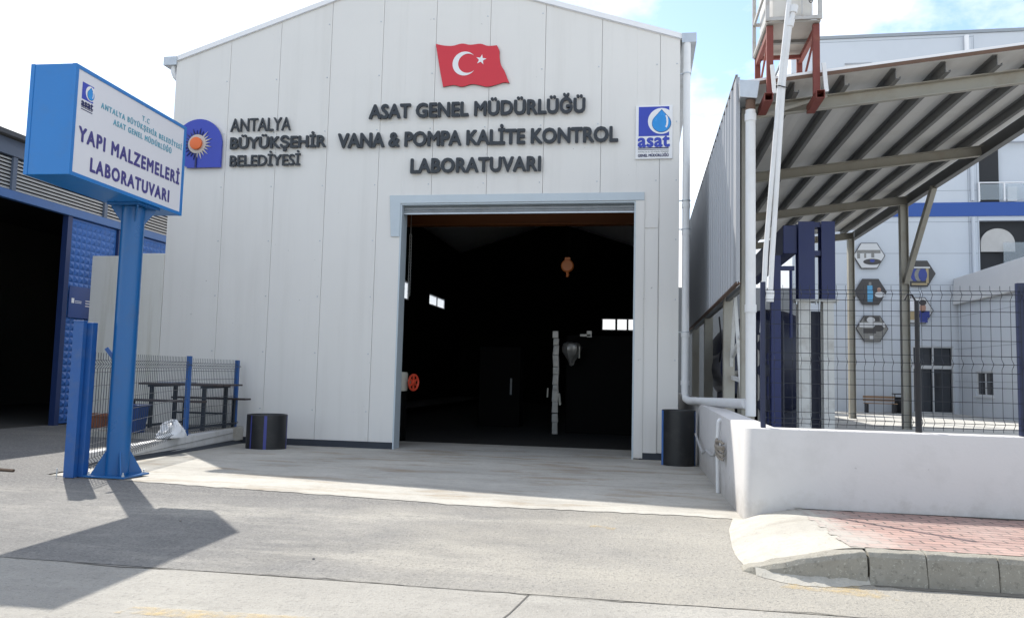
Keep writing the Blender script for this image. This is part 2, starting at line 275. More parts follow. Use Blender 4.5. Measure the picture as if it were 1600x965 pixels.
# ---------------------------------------------------------------- mesh builders
class MB:
    def __init__(s): s.v = []; s.f = []
    def add(s, vs, fs):
        n = len(s.v); s.v += [tuple(v) for v in vs]; s.f += [tuple(i+n for i in f) for f in fs]; return s
    def box(s, x0, x1, y0, y1, z0, z1):
        return s.add([(x0,y0,z0),(x1,y0,z0),(x1,y1,z0),(x0,y1,z0),(x0,y0,z1),(x1,y0,z1),(x1,y1,z1),(x0,y1,z1)],
                     [(0,3,2,1),(4,5,6,7),(0,1,5,4),(1,2,6,5),(2,3,7,6),(3,0,4,7)])
    def bar(s, p, q, w, h, up=(0,0,1)):
        p, q = Vector(p), Vector(q); d = (q-p).normalized(); u = Vector(up)
        if abs(d.dot(u)) > 0.99: u = V(0,1,0)
        sd = d.cross(u).normalized(); u = sd.cross(d).normalized(); vs = []
        for c in (p, q):
            for a, b in ((-1,-1),(1,-1),(1,1),(-1,1)): vs.append(c + sd*a*w/2 + u*b*h/2)
        return s.add(vs, [(0,1,2,3),(7,6,5,4),(0,4,5,1),(1,5,6,2),(2,6,7,3),(3,7,4,0)])
    def prism(s, pts, ext):
        pts = [Vector(p) for p in pts]; e = Vector(ext); n = len(pts)
        return s.add(pts + [p+e for p in pts], [tuple(range(n-1,-1,-1)), tuple(range(n,2*n))] + [(i,(i+1)%n,n+(i+1)%n,n+i) for i in range(n)])
    def quad(s, *p): return s.add(p, [tuple(range(len(p)))])
    def tube(s, pts, r, seg=10, caps=True, r2=None):
        pts = [Vector(p) for p in pts]; n = len(pts); rings = []; base = len(s.v); nrm = None
        for i, p in enumerate(pts):
            d = (pts[min(i+1,n-1)] - pts[max(i-1,0)]).normalized()
            if nrm is None: nrm = d.orthogonal().normalized()
            else: nrm = (nrm - d*nrm.dot(d)).normalized()
            b = d.cross(nrm); k = 1.0
            if 0 < i < n-1:
                a1 = (pts[i]-pts[i-1]).normalized(); k = 1/max(0.5, math.sqrt((1+a1.dot((pts[i+1]-pts[i]).normalized()))/2))
            rr = r if r2 is None else r + (r2-r)*i/(n-1)
            rings.append([p + (nrm*math.cos(2*PI*j/seg) + b*math.sin(2*PI*j/seg))*rr*(k if seg < 7 else 1) for j in range(seg)])
        vs = [v for rg in rings for v in rg]; fs = []
        for i in range(n-1):
            for j in range(seg): fs.append((i*seg+j, i*seg+(j+1)%seg, (i+1)*seg+(j+1)%seg, (i+1)*seg+j))
        if caps: fs += [tuple(range(seg-1,-1,-1)), tuple(range((n-1)*seg, n*seg))]
        return s.add(vs, fs)
    def lathe(s, c, prof, seg=40, a0=0.0, a1=2*PI, axis='z'):
        c = Vector(c); full = abs(a1-a0-2*PI) < 1e-6; k = seg if full else seg+1; vs = []
        for r, z in prof:
            for j in range(k):
                a = a0 + (a1-a0)*j/seg; x, y = r*math.cos(a), r*math.sin(a)
                vs.append(c + (V(x,y,z) if axis == 'z' else V(x,z,y) if axis == 'y' else V(z,x,y)))
        fs = []
        for i in range(len(prof)-1):
            for j in range(seg): fs.append((i*k+j, i*k+(j+1)%k, (i+1)*k+(j+1)%k, (i+1)*k+j))
        return s.add(vs, fs)
    def disc(s, c, r, u, w, n=40, ext=(0,0,0), ry=None):
        c, u, w = Vector(c), Vector(u), Vector(w); ry = ry or r
        return s.prism([c + u*r*math.cos(2*PI*i/n) + w*ry*math.sin(2*PI*i/n) for i in range(n)], ext)
    def holes(s, x0, x1, z0, z1, hs, y0, y1, axis='y'):
        xs = sorted({x0, x1, *[h[0] for h in hs], *[h[1] for h in hs]}); zs = sorted({z0, z1, *[h[2] for h in hs], *[h[3] for h in hs]})
        for i in range(len(zs)-1):
            run = None
            for j in range(len(xs)):
                solid = j < len(xs)-1 and not any(h[0] <= (xs[j]+xs[j+1])/2 <= h[1] and h[2] <= (zs[i]+zs[i+1])/2 <= h[3] for h in hs)
                if solid and run is None: run = xs[j]
                if not solid and run is not None:
                    if axis == 'y': s.box(run, xs[j], y0, y1, zs[i], zs[i+1])
                    else: s.box(y0, y1, run, xs[j], zs[i], zs[i+1])
                    run = None
        return s
    def build(s, name, m, parent=None, bevel=0.0, smooth=False, label=None):
        off = V(0,0,0); p = parent
        while p is not None: off += p.location; p = p.parent
        me = bpy.data.meshes.new(name); me.from_pydata([tuple(Vector(v)-off) for v in s.v], [], s.f)
        bm = bmesh.new(); bm.from_mesh(me); bmesh.ops.recalc_face_normals(bm, faces=bm.faces)
        if bevel:
            es = [e for e in bm.edges if e.is_manifold and e.calc_face_angle(0) > 0.6]
            bmesh.ops.bevel(bm, geom=es, offset=bevel, segments=2, affect='EDGES', profile=0.5, clamp_overlap=True)
        bm.to_mesh(me); bm.free(); me.update()
        if smooth:
            me.polygons.foreach_set('use_smooth', [True]*len(me.polygons)); me.set_sharp_from_angle(angle=math.radians(38))
        me.materials.append(m if not isinstance(m, str) else M[m])
        o = bpy.data.objects.new(name, me); COL.objects.link(o)
        if parent: o.parent = parent
        if label: o['label'] = label
        return o
def tag(o, label, cat, group=None):
    o['label'] = label; o['category'] = cat
    if group: o['group'] = group
    return o
def thing(name, loc, label, cat, group=None):
    o = bpy.data.objects.new(name, None); COL.objects.link(o); o.location = loc; o.empty_display_size = 0.2
    bpy.context.view_layer.update(); return tag(o, label, cat, group)
def struct(mb, name, m, kind='structure', **k):
    o = mb.build(name, m, **k); o['kind'] = kind; return o

# lettering: one mesh per letter from the built-in font
_glyph = {}
def _curve(body, size=1.0, ext=0.0, off=0.0, res=3):
    c = bpy.data.curves.new('t', 'FONT'); c.body = body; c.size = size; c.extrude = ext; c.offset = off; c.resolution_u = res; c.bevel_depth = 0
    o = bpy.data.objects.new('t', c); COL.objects.link(o); bpy.context.view_layer.update()
    me = bpy.data.meshes.new_from_object(o.evaluated_get(bpy.context.evaluated_depsgraph_get()))
    bpy.data.objects.remove(o); bpy.data.curves.remove(c); return me
def _width(sx):
    me = _curve(sx); w = (min(v.co.x for v in me.vertices), max(v.co.x for v in me.vertices)); bpy.data.meshes.remove(me); return w
_adv = {}
_HH = None
def adv(ch):
    global _HH
    if _HH is None: _HH = _width('HH')[1]
    if ch not in _adv: _adv[ch] = _width('H'+ch+'H')[1] - _HH
    return _adv[ch]
_cap = None
def text_line(body, origin, u, n, width, cap, ext, off, m, parent, name='letter', joined=False, squeeze=True, mx=1.02):
    """letters of `body` from origin along u (up is z), total width and cap height given, thickness ext along n"""
    global _cap
    if _cap is None:
        me = _curve('H'); _cap = max(v.co.y for v in me.vertices); bpy.data.meshes.remove(me)
    size = cap/_cap; u, n = Vector(u), Vector(n); up = V(0,0,1)
    advs = [adv(c) for c in body]; tot = sum(advs); gap = 0.0; sx = width/(tot*size)
    if not squeeze: gap = (width - tot*size)/max(1, len(body)-1); sx = 1.0
    elif sx > mx: gap = (width - mx*tot*size)/max(1, len(body)-1); sx = mx
    x = 0.0; acc = MB()
    for c, a in zip(body, advs):
        if c != ' ':
            me = _curve(c, 1.0, ext/2/size, 0.0)
            mb = MB() if not joined else acc
            shifts = [(0.0, 0.0, 0.0)] if off <= 0 else [(off*math.cos(0.22+k*PI/4), off*math.sin(0.22+k*PI/4), 0.00035*(k+1)) for k in range(8)]
            for dx, dz, dn in shifts:
                mb.add([Vector(origin) + u*(x + v.co.x*size*sx + dx) + up*(v.co.y*size + dz) + n*(v.co.z*size + ext/2 + dn) for v in me.vertices], [tuple(p.vertices) for p in me.polygons])
            bpy.data.meshes.remove(me)
            if not joined: mb.build(name, m, parent)
        x += a*size*sx + gap
    if joined: return acc.build(name, m, parent)

# ================================================================ GROUND
def lerp(a, b, t): return a + (b-a)*t
def interp(tab, x):
    if x <= tab[0][0]: return tab[0][1]
    for (a, ya), (b, yb) in zip(tab, tab[1:]):
        if x <= b: return lerp(ya, yb, (x-a)/(b-a))
    return tab[-1][1]
ZB = -0.287; YF = 2.78
EDGE = [(1.6, -5.12), (3.16, -5.29), (4.7, -5.46), (6.3, -5.60), (7.57, -5.80), (8.6, -5.74), (9.77, -5.70), (10.7, -5.74)]
def wallx(y): return 1.31 - 0.186*(y+2.77)
def gz(x, y):
    y0 = interp(EDGE, x) + 0.15
    return 0.0 if y < y0 else ZB*min(1, (y-y0)/(YF-y0))
struct(MB().quad((-600,-600,-0.7),(600,-600,-0.7),(600,600,-0.7),(-600,600,-0.7)), 'ground', 'yard')
struct(MB().quad((-80,-80,0),(80,-80,0),(80,-9.157,0),(-80,-9.157,0)), 'road', 'slab')
a = MB()
a.quad((-80,-9.143,0),(1.7,-9.143,0),(1.7,-5.1,0),(wallx(-4.6),-4.6,0),(wallx(YF),YF,0),(wallx(YF),40,0),(-80,40,0))
xs = [1.7 + 0.2*i + (0.0) for i in range(46)]; rj = random.Random(3)
ys = [interp(EDGE, x) + 0.06 for x in xs]
for i in range(len(xs)-1):
    a.quad((xs[i],-9.143,0),(xs[i+1],-9.143,0),(xs[i+1],ys[i+1],0),(xs[i],ys[i],0))
a.quad((10.7,-9.143,0),(80,-9.143,0),(80,-8.1,0),(10.7,-8.1,0))
struct(a, 'asphalt_driveway', 'asphalt')
a = MB(); nx, ny = 90, 24; vs = []; ej = [rj.uniform(-0.03, 0.03) for _ in range(nx+1)]
for j in range(ny+1):
    for i in range(nx+1):
        t = i/nx; xe = lerp(1.75, 10.95, t); y0 = interp(EDGE, xe) + ej[i]
        y = lerp(y0, YF+2.1, (j/ny)); xl = max(wallx(min(y, YF-.3)) + 0.05, -1.8); x = lerp(xl, 10.95 if y < YF else 10.35, t)
        vs.append((x, y, gz(x, y) + 0.006))
a.add(vs, [(j*(nx+1)+i, j*(nx+1)+i+1, (j+1)*(nx+1)+i+1, (j+1)*(nx+1)+i) for j in range(ny) for i in range(nx)])
struct(a, 'concrete_apron', 'apron', smooth=True)
# cracked joint between asphalt and slab
a = MB(); rj = random.Random(11); pts = []
x = -14.0; off = 0.0
while x < 24:
    off = off*0.8 + rj.uniform(-0.02, 0.02); w = rj.uniform(0.002, 0.016)
    pts.append((x, -9.15+off, w)); x += rj.uniform(0.05, 0.16)
for p, q in zip(pts, pts[1:]): a.quad((p[0],p[1]-p[2]/2,0.004),(q[0],q[1]-q[2]/2,0.004),(q[0],q[1]+q[2]/2,0.004),(p[0],p[1]+p[2]/2,0.004))
x = 8.87
pts = [(8.86,-9.17),(8.83,-9.4),(8.80,-9.62),(8.74,-9.9),(8.70,-10.3),(8.66,-11)]
for p, q in zip(pts, pts[1:]): a.quad((p[0]-.006,p[1],0.004),(p[0]+.006,p[1],0.004),(q[0]+.005,q[1],0.004),(q[0]-.005,q[1],0.004))
struct(a, 'road_joint', mat('joint_dark', (0.105, 0.10, 0.09), 0.95))
a = MB(); a.quad((6.45,-10.19,0.004),(7.75,-10.15,0.004),(7.72,-9.98,0.004),(6.50,-10.04,0.004)); a.quad((1.2,-10.4,0.004),(3.6,-10.32,0.004),(3.6,-10.2,0.004),(1.2,-10.26,0.004))
a.quad((10.62,-8.52,0.004),(11.40,-8.68,0.004),(11.3,-8.34,0.004),(10.75,-8.33,0.004)); a.quad((9.10,-6.6,0.004),(9.35,-6.72,0.004),(9.38,-6.62,0.004),(9.16,-6.52,0.004))
struct(a, 'road_marking', 'yellow')
# kerb, ramp, pavement
def kz(x): return interp([(10.42,0.012),(10.56,0.085),(10.77,0.155),(11.03,0.208),(11.3,0.232),(90,0.237)], x)
a = MB(); kx = [10.42,10.5,10.6,10.7,10.85,11.0,11.15,11.30]; vs = []
for x in kx:
    yf = -8.25 - 0.05*math.sin(min(1,(x-10.42)/0.9)*PI) + (0.16*(1-min(1,(x-10.42)/0.35))**2)
    z = kz(x); vs += [(x, yf-0.02, 0.0-0.05), (x, yf, max(0.005,z-0.035)), (x, yf+0.025, z), (x, yf+0.16, z+0.002), (x, yf+0.16, -0.05)]
fs = [(i*5+j, (i+1)*5+j, (i+1)*5+j+1, i*5+j+1) for i in range(len(kx)-1) for j in range(4)] + [(0,1,2,3,4), tuple(5*(len(kx)-1)+j for j in (4,3,2,1,0))]
a.add(vs, fs)
joints = [11.312, 11.72, 12.21, 13.15, 14.1, 15.05, 16.0, 17.0, 18.0, 19.0, 20.0]; rj = random.Random(5)
for p, q in zip(joints, joints[1:]):
    dz = rj.uniform(-0.006, 0.006); dy = rj.uniform(-0.008, 0.008); m = 0.003
    a.prism([(p+m,-8.28+dy,-0.05),(p+m,-8.25+dy,0.20+dz),(p+m,-8.225+dy,0.235+dz),(p+m,-8.10+dy,0.237+dz),(p+m,-8.10+dy,-0.05)], (q-p-2*m,0,0))
a.box(11.3, 20, -8.2, -8.12, -0.05, 0.19)
fi = MB(); vs = []; n_ = 16
for i in range(n_+1):
    x = lerp(10.50, 11.32, i/n_); yb = -8.25 - 0.05*math.sin(min(1,(x-10.42)/0.9)*PI) + (0.16*(1-min(1,(x-10.42)/0.35))**2); w = .03 + .10*math.sin(PI*min(1, i/n_*1.05)) + .012*math.sin(i*2.3)
    vs += [(x, yb-w, 0.003), (x, yb-w*.5, .022+.01*math.sin(i*1.7)), (x, yb+.01, .055)]
fi.add(vs, [(i*3+j, (i+1)*3+j, (i+1)*3+j+1, i*3+j+1) for i in range(n_) for j in range(2)])
struct(fi, 'gutter_strip', 'ramp', smooth=True)
gd = MB(); rg = random.Random(41); x = 11.34; w = .05
while x < 20:
    x2 = x + rg.uniform(.06,.2); w2 = max(.02, min(.16, w + rg.uniform(-.05,.05)))
    gd.quad((x,-8.27-w,.004),(x2,-8.27-w2,.004),(x2,-8.24,.004),(x,-8.24,.004)); x, w = x2, w2
struct(gd, 'gutter_dirt', mat('gutter_dirt', (0.16, 0.148, 0.125), .95, 0, .35, 9))
kb = struct(a, 'kerb', 'kerb', bevel=0.006)
from mathutils import noise as mnoise
bm = bmesh.new(); bm.from_mesh(kb.data)
for _ in range(2): bmesh.ops.subdivide_edges(bm, edges=[e for e in bm.edges if e.calc_length() > 0.09], cuts=2, use_grid_fill=True)
for v in bm.verts:
    if v.co.z > -0.02: v.co += mnoise.noise_vector(v.co*7)*0.010 + mnoise.noise_vector(v.co*23)*0.004
bm.to_mesh(kb.data); bm.free()
a = MB(); vs = []; R_, Cn = 16, 10
RL = [(-8.24,10.50),(-8.04,10.46),(-7.6,10.42),(-7.2,10.43),(-6.4,10.49),(-5.74,10.60)]
for j in range(R_+1):
    y = lerp(-8.13, -5.74, j/R_); xl = interp(RL, y); zp = lerp(0.236, 0.176, (y+8.13)/2.4)
    for i in range(Cn+1):
        t = i/Cn; x = lerp(xl, 11.32, t); z = zp*(1-(1-t)**1.8) if y < -6.05 else zp*(1-(1-t)**1.8)*max(0.0, min(1,(-5.74-y)/0.3+0.02))
        vs.append((x, y, z + 0.006))
a.add(vs, [(j*(Cn+1)+i, j*(Cn+1)+i+1, (j+1)*(Cn+1)+i+1, (j+1)*(Cn+1)+i) for j in range(R_) for i in range(Cn)])
a.quad((11.3,-8.11,0.235),(12.0,-8.11,0.235),(12.0,-5.9,0.172),(11.3,-5.9,0.172))
struct(a, 'kerb_ramp', 'ramp', smooth=True)
a = MB(); rj = random.Random(9); ys = [-8.095 + 0.131*i for i in range(17)]
vs = []; prof = [(y, lerp(0.243, 0.186, (y+8.13)/2.13)) for y in ys]
for i in range(len(ys)-1):
    x0 = 11.22 + rj.uniform(-0.03, 0.03)
    a.quad((x0, prof[i][0], prof[i][1]), (40, prof[i][0], prof[i][1]), (40, prof[i+1][0], prof[i+1][1]), (x0, prof[i+1][0], prof[i+1][1]))
struct(a, 'pavement', 'pavers')
a = MB(); rj = random.Random(31); x = 10.95; w = .04
while x < 22:
    x2 = x + rj.uniform(.05,.2); w2 = max(.006, min(.09, w + rj.uniform(-.03,.03))); z = .186 if x > 11.2 else .186*max(0,(x-10.65)/.55)+.012
    a.quad((x,-6.004-w,z+.006),(x2,-6.004-w2,z+.006),(x2,-6.003,z+.006),(x,-6.003,z+.006)); x, w = x2, w2
struct(a, 'dirt_strip', mat('damp_dirt', (0.075, 0.062, 0.05), .95, 0, .4, 12))
struct(MB().quad((10.95,-5.8,0.3),(80,-5.8,0.3),(80,70,0.3),(10.95,70,0.3)), 'yard', 'yard')
struct(MB().box(-1.9, 0.35, 0.05, YF-0.02, -0.2, 0.115), 'patio', 'apron', bevel=0.01)

# ================================================================ LABORATORY HALL
PK = 4.22; RS = 0.322; EZ = 9.29
def rake(x): return EZ + RS*(PK+2.05) - RS*abs(x-PK) - 0.22          # top of the front wall
DX0, DX1, DZ1 = 4.01, 9.46, 5.42; XL_, XR_ = -1.965, 10.41
hall = thing('industrial_hall', (PK, YF, ZB), 'large white gabled metal hall with a wide open dark doorway in its front', 'building')
seams = [-0.501 + 1.3085*i for i in range(9)]
xs = [XL_] + seams + [XR_]
a = MB(); screws = MB(); G_ = 0.0038
for p, q in zip(xs, xs[1:]):
    p += G_; q -= G_
    def col(x0, x1, z0):
        pts = [(x0,YF,z0),(x1,YF,z0),(x1,YF,rake(x1))]
        if x0 < PK < x1: pts.append((PK,YF,rake(PK)))
        pts.append((x0,YF,rake(x0))); a.prism(pts, (0,0.06,0))
    if q <= DX0 or p >= DX1: col(p, q, -0.13)
    elif p < DX0: col(p, DX0, -0.13); col(DX0, q, DZ1)
    elif q > DX1: col(p, DX1, DZ1); col(DX1, q, -0.13)
    else: col(p, q, DZ1)
    for k in range(8):
        z = 0.55 + 1.33*k
        for sx in (q-0.07,):
            if z < rake(sx)-0.2 and not (DX0-0.1 < sx < DX1+0.1 and z < DZ1+0.3):
                screws.disc((sx, YF-0.012, z), 0.016, (1,0,0), (0,0,1), 6, (0,0.012,0))
a.build('front_wall', 'panel', hall, bevel=0.003)
screws.build('screws', 'zinc', hall)
a = MB()
for x0, x1, z0 in ((XL_+.01, DX0, -0.3), (DX1, XR_-.01, -0.3)):
    a.prism([(x0,YF+.062,z0),(x1,YF+.062,z0),(x1,YF+.062,rake(x1)-.02),(x0,YF+.062,rake(x0)-.02)], (0,.12,0))
a.prism([(DX0,YF+.062,DZ1),(DX1,YF+.062,DZ1),(DX1,YF+.062,rake(DX1)-.02),(PK,YF+.062,rake(PK)-.02),(DX0,YF+.062,rake(DX0)-.02)], (0,.12,0))
a.build('wall_core', 'panel_back', hall)
YB = 34.0
# side and rear walls, window openings left and rear
lw = [(20.9, 22.9, 5.0, 5.95), (26.7, 30.2, 5.15, 5.8)]
def side(x, holes, name):
    o_ = MB().holes(YF+0.19, YB, -0.3, rake(XL_), holes, x, x+0.06, axis='x'); o_.build(name, 'panel', hall)
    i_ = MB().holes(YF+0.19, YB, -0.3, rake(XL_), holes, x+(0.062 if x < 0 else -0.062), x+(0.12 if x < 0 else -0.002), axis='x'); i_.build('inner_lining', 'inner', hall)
side(XL_, lw, 'side_wall'); side(XR_-0.06, [], 'side_wall')
BW = (7.18, 10.2, 4.29, 5.06)
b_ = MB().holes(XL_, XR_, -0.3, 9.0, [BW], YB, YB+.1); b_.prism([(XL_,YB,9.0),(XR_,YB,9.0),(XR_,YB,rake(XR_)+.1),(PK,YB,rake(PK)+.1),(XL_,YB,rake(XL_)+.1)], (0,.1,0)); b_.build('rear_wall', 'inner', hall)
fr = MB().holes(7.18, 10.2, 4.29, 5.06, [(7.26,8.02,4.36,4.99),(8.16,8.72,4.36,4.99),(8.84,10.1,4.36,4.99)], YB-.05, YB-.003).build('window', 'frame_white', hall)
MB().box(7.2, 10.18, YB+.03, YB+.035, 4.31, 5.04).build('pane', 'pane', fr)
for (y0, y1, z0, z1) in lw:
    f_ = MB().holes(y0, y1, z0, z1, [(y0+.08,(y0+y1)/2-.05,z0+.07,z1-.07),((y0+y1)/2+.05,y1-.08,z0+.07,z1-.07)], XL_+.02, XL_+.10, axis='x').build('window', 'frame_white', hall)
    MB().box(XL_+.05, XL_+.056, y0+.02, y1-.02, z0+.02, z1-.02).build('pane', 'frosted', f_)
# roof sheets, inner ceiling, rake flashing
a = MB()
for s in (-1, 1):
    xe = PK + s*6.30
    a.prism([(PK,YF-.02,rake(PK)+.14),(xe,YF-.02,rake(xe)+.14),(xe,YF-.02,rake(xe)+.02),(PK,YF-.02,rake(PK)+.02)], (0,YB-YF+.3,0))
a.build('roof', 'flash', hall)
for s in (-1, 1):
    xe = PK + s*6.27; z0, z1 = rake(PK), rake(xe)
    a = MB(); y0, y1 = YF-.04, YF+.50
    a.add([(PK,y0,z0-.01),(xe,y0,z1-.01),(xe,y1,z1+.30),(PK,y1,z0+.30),(PK,y0+.03,z0-.015),(xe,y0+.03,z1-.015),(xe,y1+.03,z1+.28),(PK,y1+.03,z0+.28)],
          [(0,1,2,3),(7,6,5,4),(0,4,5,1),(2,6,7,3),(1,5,6,2),(0,3,7,4)])
    for k in range(5):
        t = (k+.6)/5; x = lerp(PK, xe, t); z = lerp(z0, z1, t); a.box(x-.012, x+.012, y0-.012, y0+.03, z+.0, z+.03)
    a.build('rake_flashing', 'flash', hall)
for x0, x1 in ((XL_-.34, XL_+.02), (XR_+.03, XR_+.35)):
    a = MB(); a.box(x0, x1, YF-.03, YB, 9.00, 9.02); a.box(x0, x0+.015, YF-.03, YB, 9.02, 9.22); a.box(x1-.015, x1, YF-.03, YB, 9.02, 9.20); a.box(x0, x1, YF-.045, YF-.031, 9.0, 9.22)
    g = a.build('gutter', 'zinc', hall, bevel=.004)
    if x0 < 0: MB().tube([(x0+.22,YF+.07,9.0),(x0+.22,YF+.07,8.85),(x0+.26,YF+.1,8.74),(x0+.33,YF+.14,8.66)], .065, 14).build('gutter_outlet', 'pvc', g, smooth=True)
# tall downpipe on the right corner and its run to the canopy
a = MB(); px = 10.555; py = YF+.03
a.tube([(px,py,9.0),(px,py,1.18),(px+.02,py-.03,1.06),(px+.08,py-.22,1.02),(11.23,-2.05,1.13)], .082, 18)
for z in (8.35, 5.3, 4.7, 2.45, 1.4): a.tube([(px,py,z-.05),(px,py,z+.05)], .094, 18)
dp = a.build('downpipe', 'pvc', hall, smooth=True)
a = MB()
for z in (8.3, 5.41, 4.77, 2.5): a.tube([(px,py,z-.012),(px,py,z+.012)], .098, 18); a.box(10.40, px, py-.012, py+.012, z-.012, z+.012)
a.build('pipe_bracket', 'zinc', dp)
# skirting, door frame, trims
MB().box(XL_, DX0-.02, YF-.02, YF+.05, -0.45, -0.133).build('skirting', 'skirt', hall); MB().box(DX1+.12, XR_, YF-.02, YF+.05, -0.45, -0.133).build('skirting', 'skirt', hall)
a = MB(); a.prism([(3.74,YF-.03,5.605),(9.645,YF-.03,5.605),(9.645,YF-.03,5.425),(9.46,YF-.03,5.425),(4.01,YF-.03,5.415),(4.01,YF-.03,4.63),(3.80,YF-.03,4.63)], (0,.027,0)); a.build('lintel_trim', 'trim', hall, bevel=.004)
a = MB(); a.box(9.462, 9.655, YF-.022, YF-.002, -.25, 5.42); a.box(9.66, 9.95, YF-.014, YF-.002, -.25, 4.76); a.box(9.66, 9.95, YF-.018, YF-.002, 4.80, 5.0); a.build('jamb_trim', 'panel', hall, bevel=.003)
a = MB(); a.box(DX0, DX0+.035, YF-.004, YF+.42, -.28, 5.38); a.box(DX1-.035, DX1, YF-.004, YF+.42, -.28, 5.38); a.box(DX0, DX1, YF-.004, YF+.42, 5.38, 5.417); a.build('door_frame', 'trim', hall)
a = MB()
for k in range(2): a.prism([(DX0+.04,YF+.16+.012*(k%2),5.37-.075*k),(DX0+.04,YF+.13,5.335-.075*k),(DX0+.04,YF+.16,5.298-.075*k),(DX0+.04,YF+.2,5.298-.075*k),(DX0+.04,YF+.2,5.37-.075*k)], (DX1-DX0-.08,0,0))
a.box(DX0+.04, DX1-.04, YF+.14, YF+.2, 5.185, 5.218)
a.build('roller_shutter', 'zinc', hall)
struct(MB().quad((XL_,YF+2.1,ZB+.002),(XR_,YF+2.1,ZB+.002),(XR_,YB,ZB+.002),(XL_,YB,ZB+.002)), 'hall_floor', ground_mat('hall_floor', (0.022,0.021,0.02), (0.03,0.029,0.028), (0.015,0.015,0.015), (0.015,0.014,0.013), 20, 0.1, 0.5, speck_amt=0.2))  # near-black colour carries the shade of the deep hall, past the pale strip

# ---- lettering
UX, NF = V(1,0,0), V(0,-1,0)
t = thing('wall_lettering', (0.8, YF-.03, 6.35), 'three lines of dark raised letters beside the round sun emblem, the thinner smaller lettering', 'lettering')
for body, x0, x1, z0, cap, off in (('ANTALYA', -.372, 1.19, 7.232, .318, .003), ('BÜYÜKŞEHİR', -.378, 2.10, 6.807, .268, .013), ('BELEDİYESİ', -.365, 1.49, 6.370, .262, .006)):
    text_line(body, (x0, YF-.035, z0), UX, NF, x1-x0, cap, .045, off, M['letter'], t)
t = thing('wall_lettering', (5.8, YF-.03, 6.12), 'three centred lines of heavy dark raised letters over the big doorway under the flag', 'lettering')
for body, x0, x1, z0, cap in (('ASAT GENEL MÜDÜRLÜĞÜ', 3.18, 8.31, 7.455, .318), ('VANA & POMPA KALİTE KONTROL', 2.43, 9.04, 6.766, .326), ('LABORATUVARI', 4.22, 7.33, 6.126, .318)):
    text_line(body, (x0, YF-.04, z0), UX, NF, x1-x0, cap, .055, .017, M['letter'], t, mx=.88)

# ---- sun emblem
ec = V(-1.20, YF-.04, 6.935); R0 = .63
t = thing('sun_emblem', (ec.x, YF-.03, 6.35), 'blue arched emblem with an orange sun and pale and dark rays', 'emblem')
pts = [(R0*math.cos(x), R0*math.sin(x)) for x in [PI*i/32 for i in range(0, 49)]]
pts = [p for p in pts if p[1] > -.585] + [(-.28, -.588), (R0, -.588)]
MB().prism([ec + V(x,0,z) for x, z in pts], (0,-.06,0)).build('emblem_panel', 'logo_blue', t, bevel=.004)
sc = ec + V(-.01, -.062, 0.0)
def ray_(mb, ang, r0, r1, w, y=0.0):
    d = V(math.cos(ang),0,math.sin(ang)); s_ = V(-d.z,0,d.x); mb.prism([sc+d*r0-s_*w+V(0,y,0), sc+d*r1+V(0,y,0), sc+d*r0+s_*w+V(0,y,0)], (0,-.02,0))
ca, cb = MB(), MB()
for k in range(24):
    an = 2*PI*k/24 + .06; dark = (math.radians(50) < an % (2*PI) < math.radians(262))
    ray_(cb if dark else ca, an, .19, .40 if k % 2 else .35, .028)
ca.disc(sc+V(0,-.021,0), .235, (1,0,0), (0,0,1), 40, (0,-.004,0))
ca.build('pale_rays', 'cream', t); cb.build('dark_rays', 'navy', t)
MB().box(sc.x-.028, sc.x+.012, YF-.125, YF-.1005, 6.352, 6.72).build('stem', 'navy', t)
MB().disc(sc+V(0,-.026,0), .155, (1,0,0), (0,0,1), 40, (0,-.07,0)).build('sun_disc', 'orange', t, bevel=.012, smooth=True)

# ---- flag
t = thing('flag_plaque', (5.6, YF-.03, 8.15), 'red flag-shaped plaque with white crescent and star above the lettering', 'flag')
FLAG = [(4.741, 9.225), (4.921, 9.176), (5.148, 9.156), (5.374, 9.201), (5.575, 9.162), (5.825, 9.175), (6.0, 9.116), (6.213, 9.122), (6.276, 8.994), (6.28, 8.869), (6.314, 8.667), (6.413, 8.488), (6.481, 8.32), (6.532, 8.205), (6.395, 8.225), (6.199, 8.172), (6.002, 8.139), (5.803, 8.187), (5.628, 8.213), (5.405, 8.161), (5.203, 8.208), (4.953, 8.173), (4.864, 8.575)]
def smooth_closed(pts, k=4, corners=()):
    out = []; n = len(pts)
    for i in range(n):
        p0, p1, p2, p3 = pts[i-1], pts[i], pts[(i+1)%n], pts[(i+2)%n]
        if i in corners: p0 = p1
        if (i+1)%n in corners: p3 = p2
        for j in range(k):
            u = j/k; u2, u3 = u*u, u*u*u
            out.append(tuple(.5*((2*b)+(-a_+c)*u+(2*a_-5*b+4*c-d)*u2+(-a_+3*b-3*c+d)*u3) for a_, b, c, d in zip(p0, p1, p2, p3)))
    return out
fp = smooth_closed(FLAG, 4, (0, 7, 13, 21))
MB().prism([(x, YF-.035, z) for x, z in fp], (0,-.022,0)).build('flag_face', 'red', t)
MB().prism([(x, YF-.01, z) for x, z in fp], (0,-.024,0)).build('backing', 'black_steel', t)
def crescent(c, R, c2, r):
    d = math.hypot(c2[0]-c[0], c2[1]-c[1]); a0 = math.atan2(c2[1]-c[1], c2[0]-c[0])
    A = math.acos((d*d+R*R-r*r)/(2*d*R)); B = math.acos((R*R-r*r-d*d)/(2*d*r))
    P1 = [(c[0]+R*math.cos(a0+x), c[1]+R*math.sin(a0+x)) for x in [A+(2*PI-2*A)*i/48 for i in range(49)]]
    P2 = [(c2[0]+r*math.cos(a0+x), c2[1]+r*math.sin(a0+x)) for x in [2*PI-B-(2*PI-2*B)*i/48 for i in range(1, 48)]]
    return P1 + P2
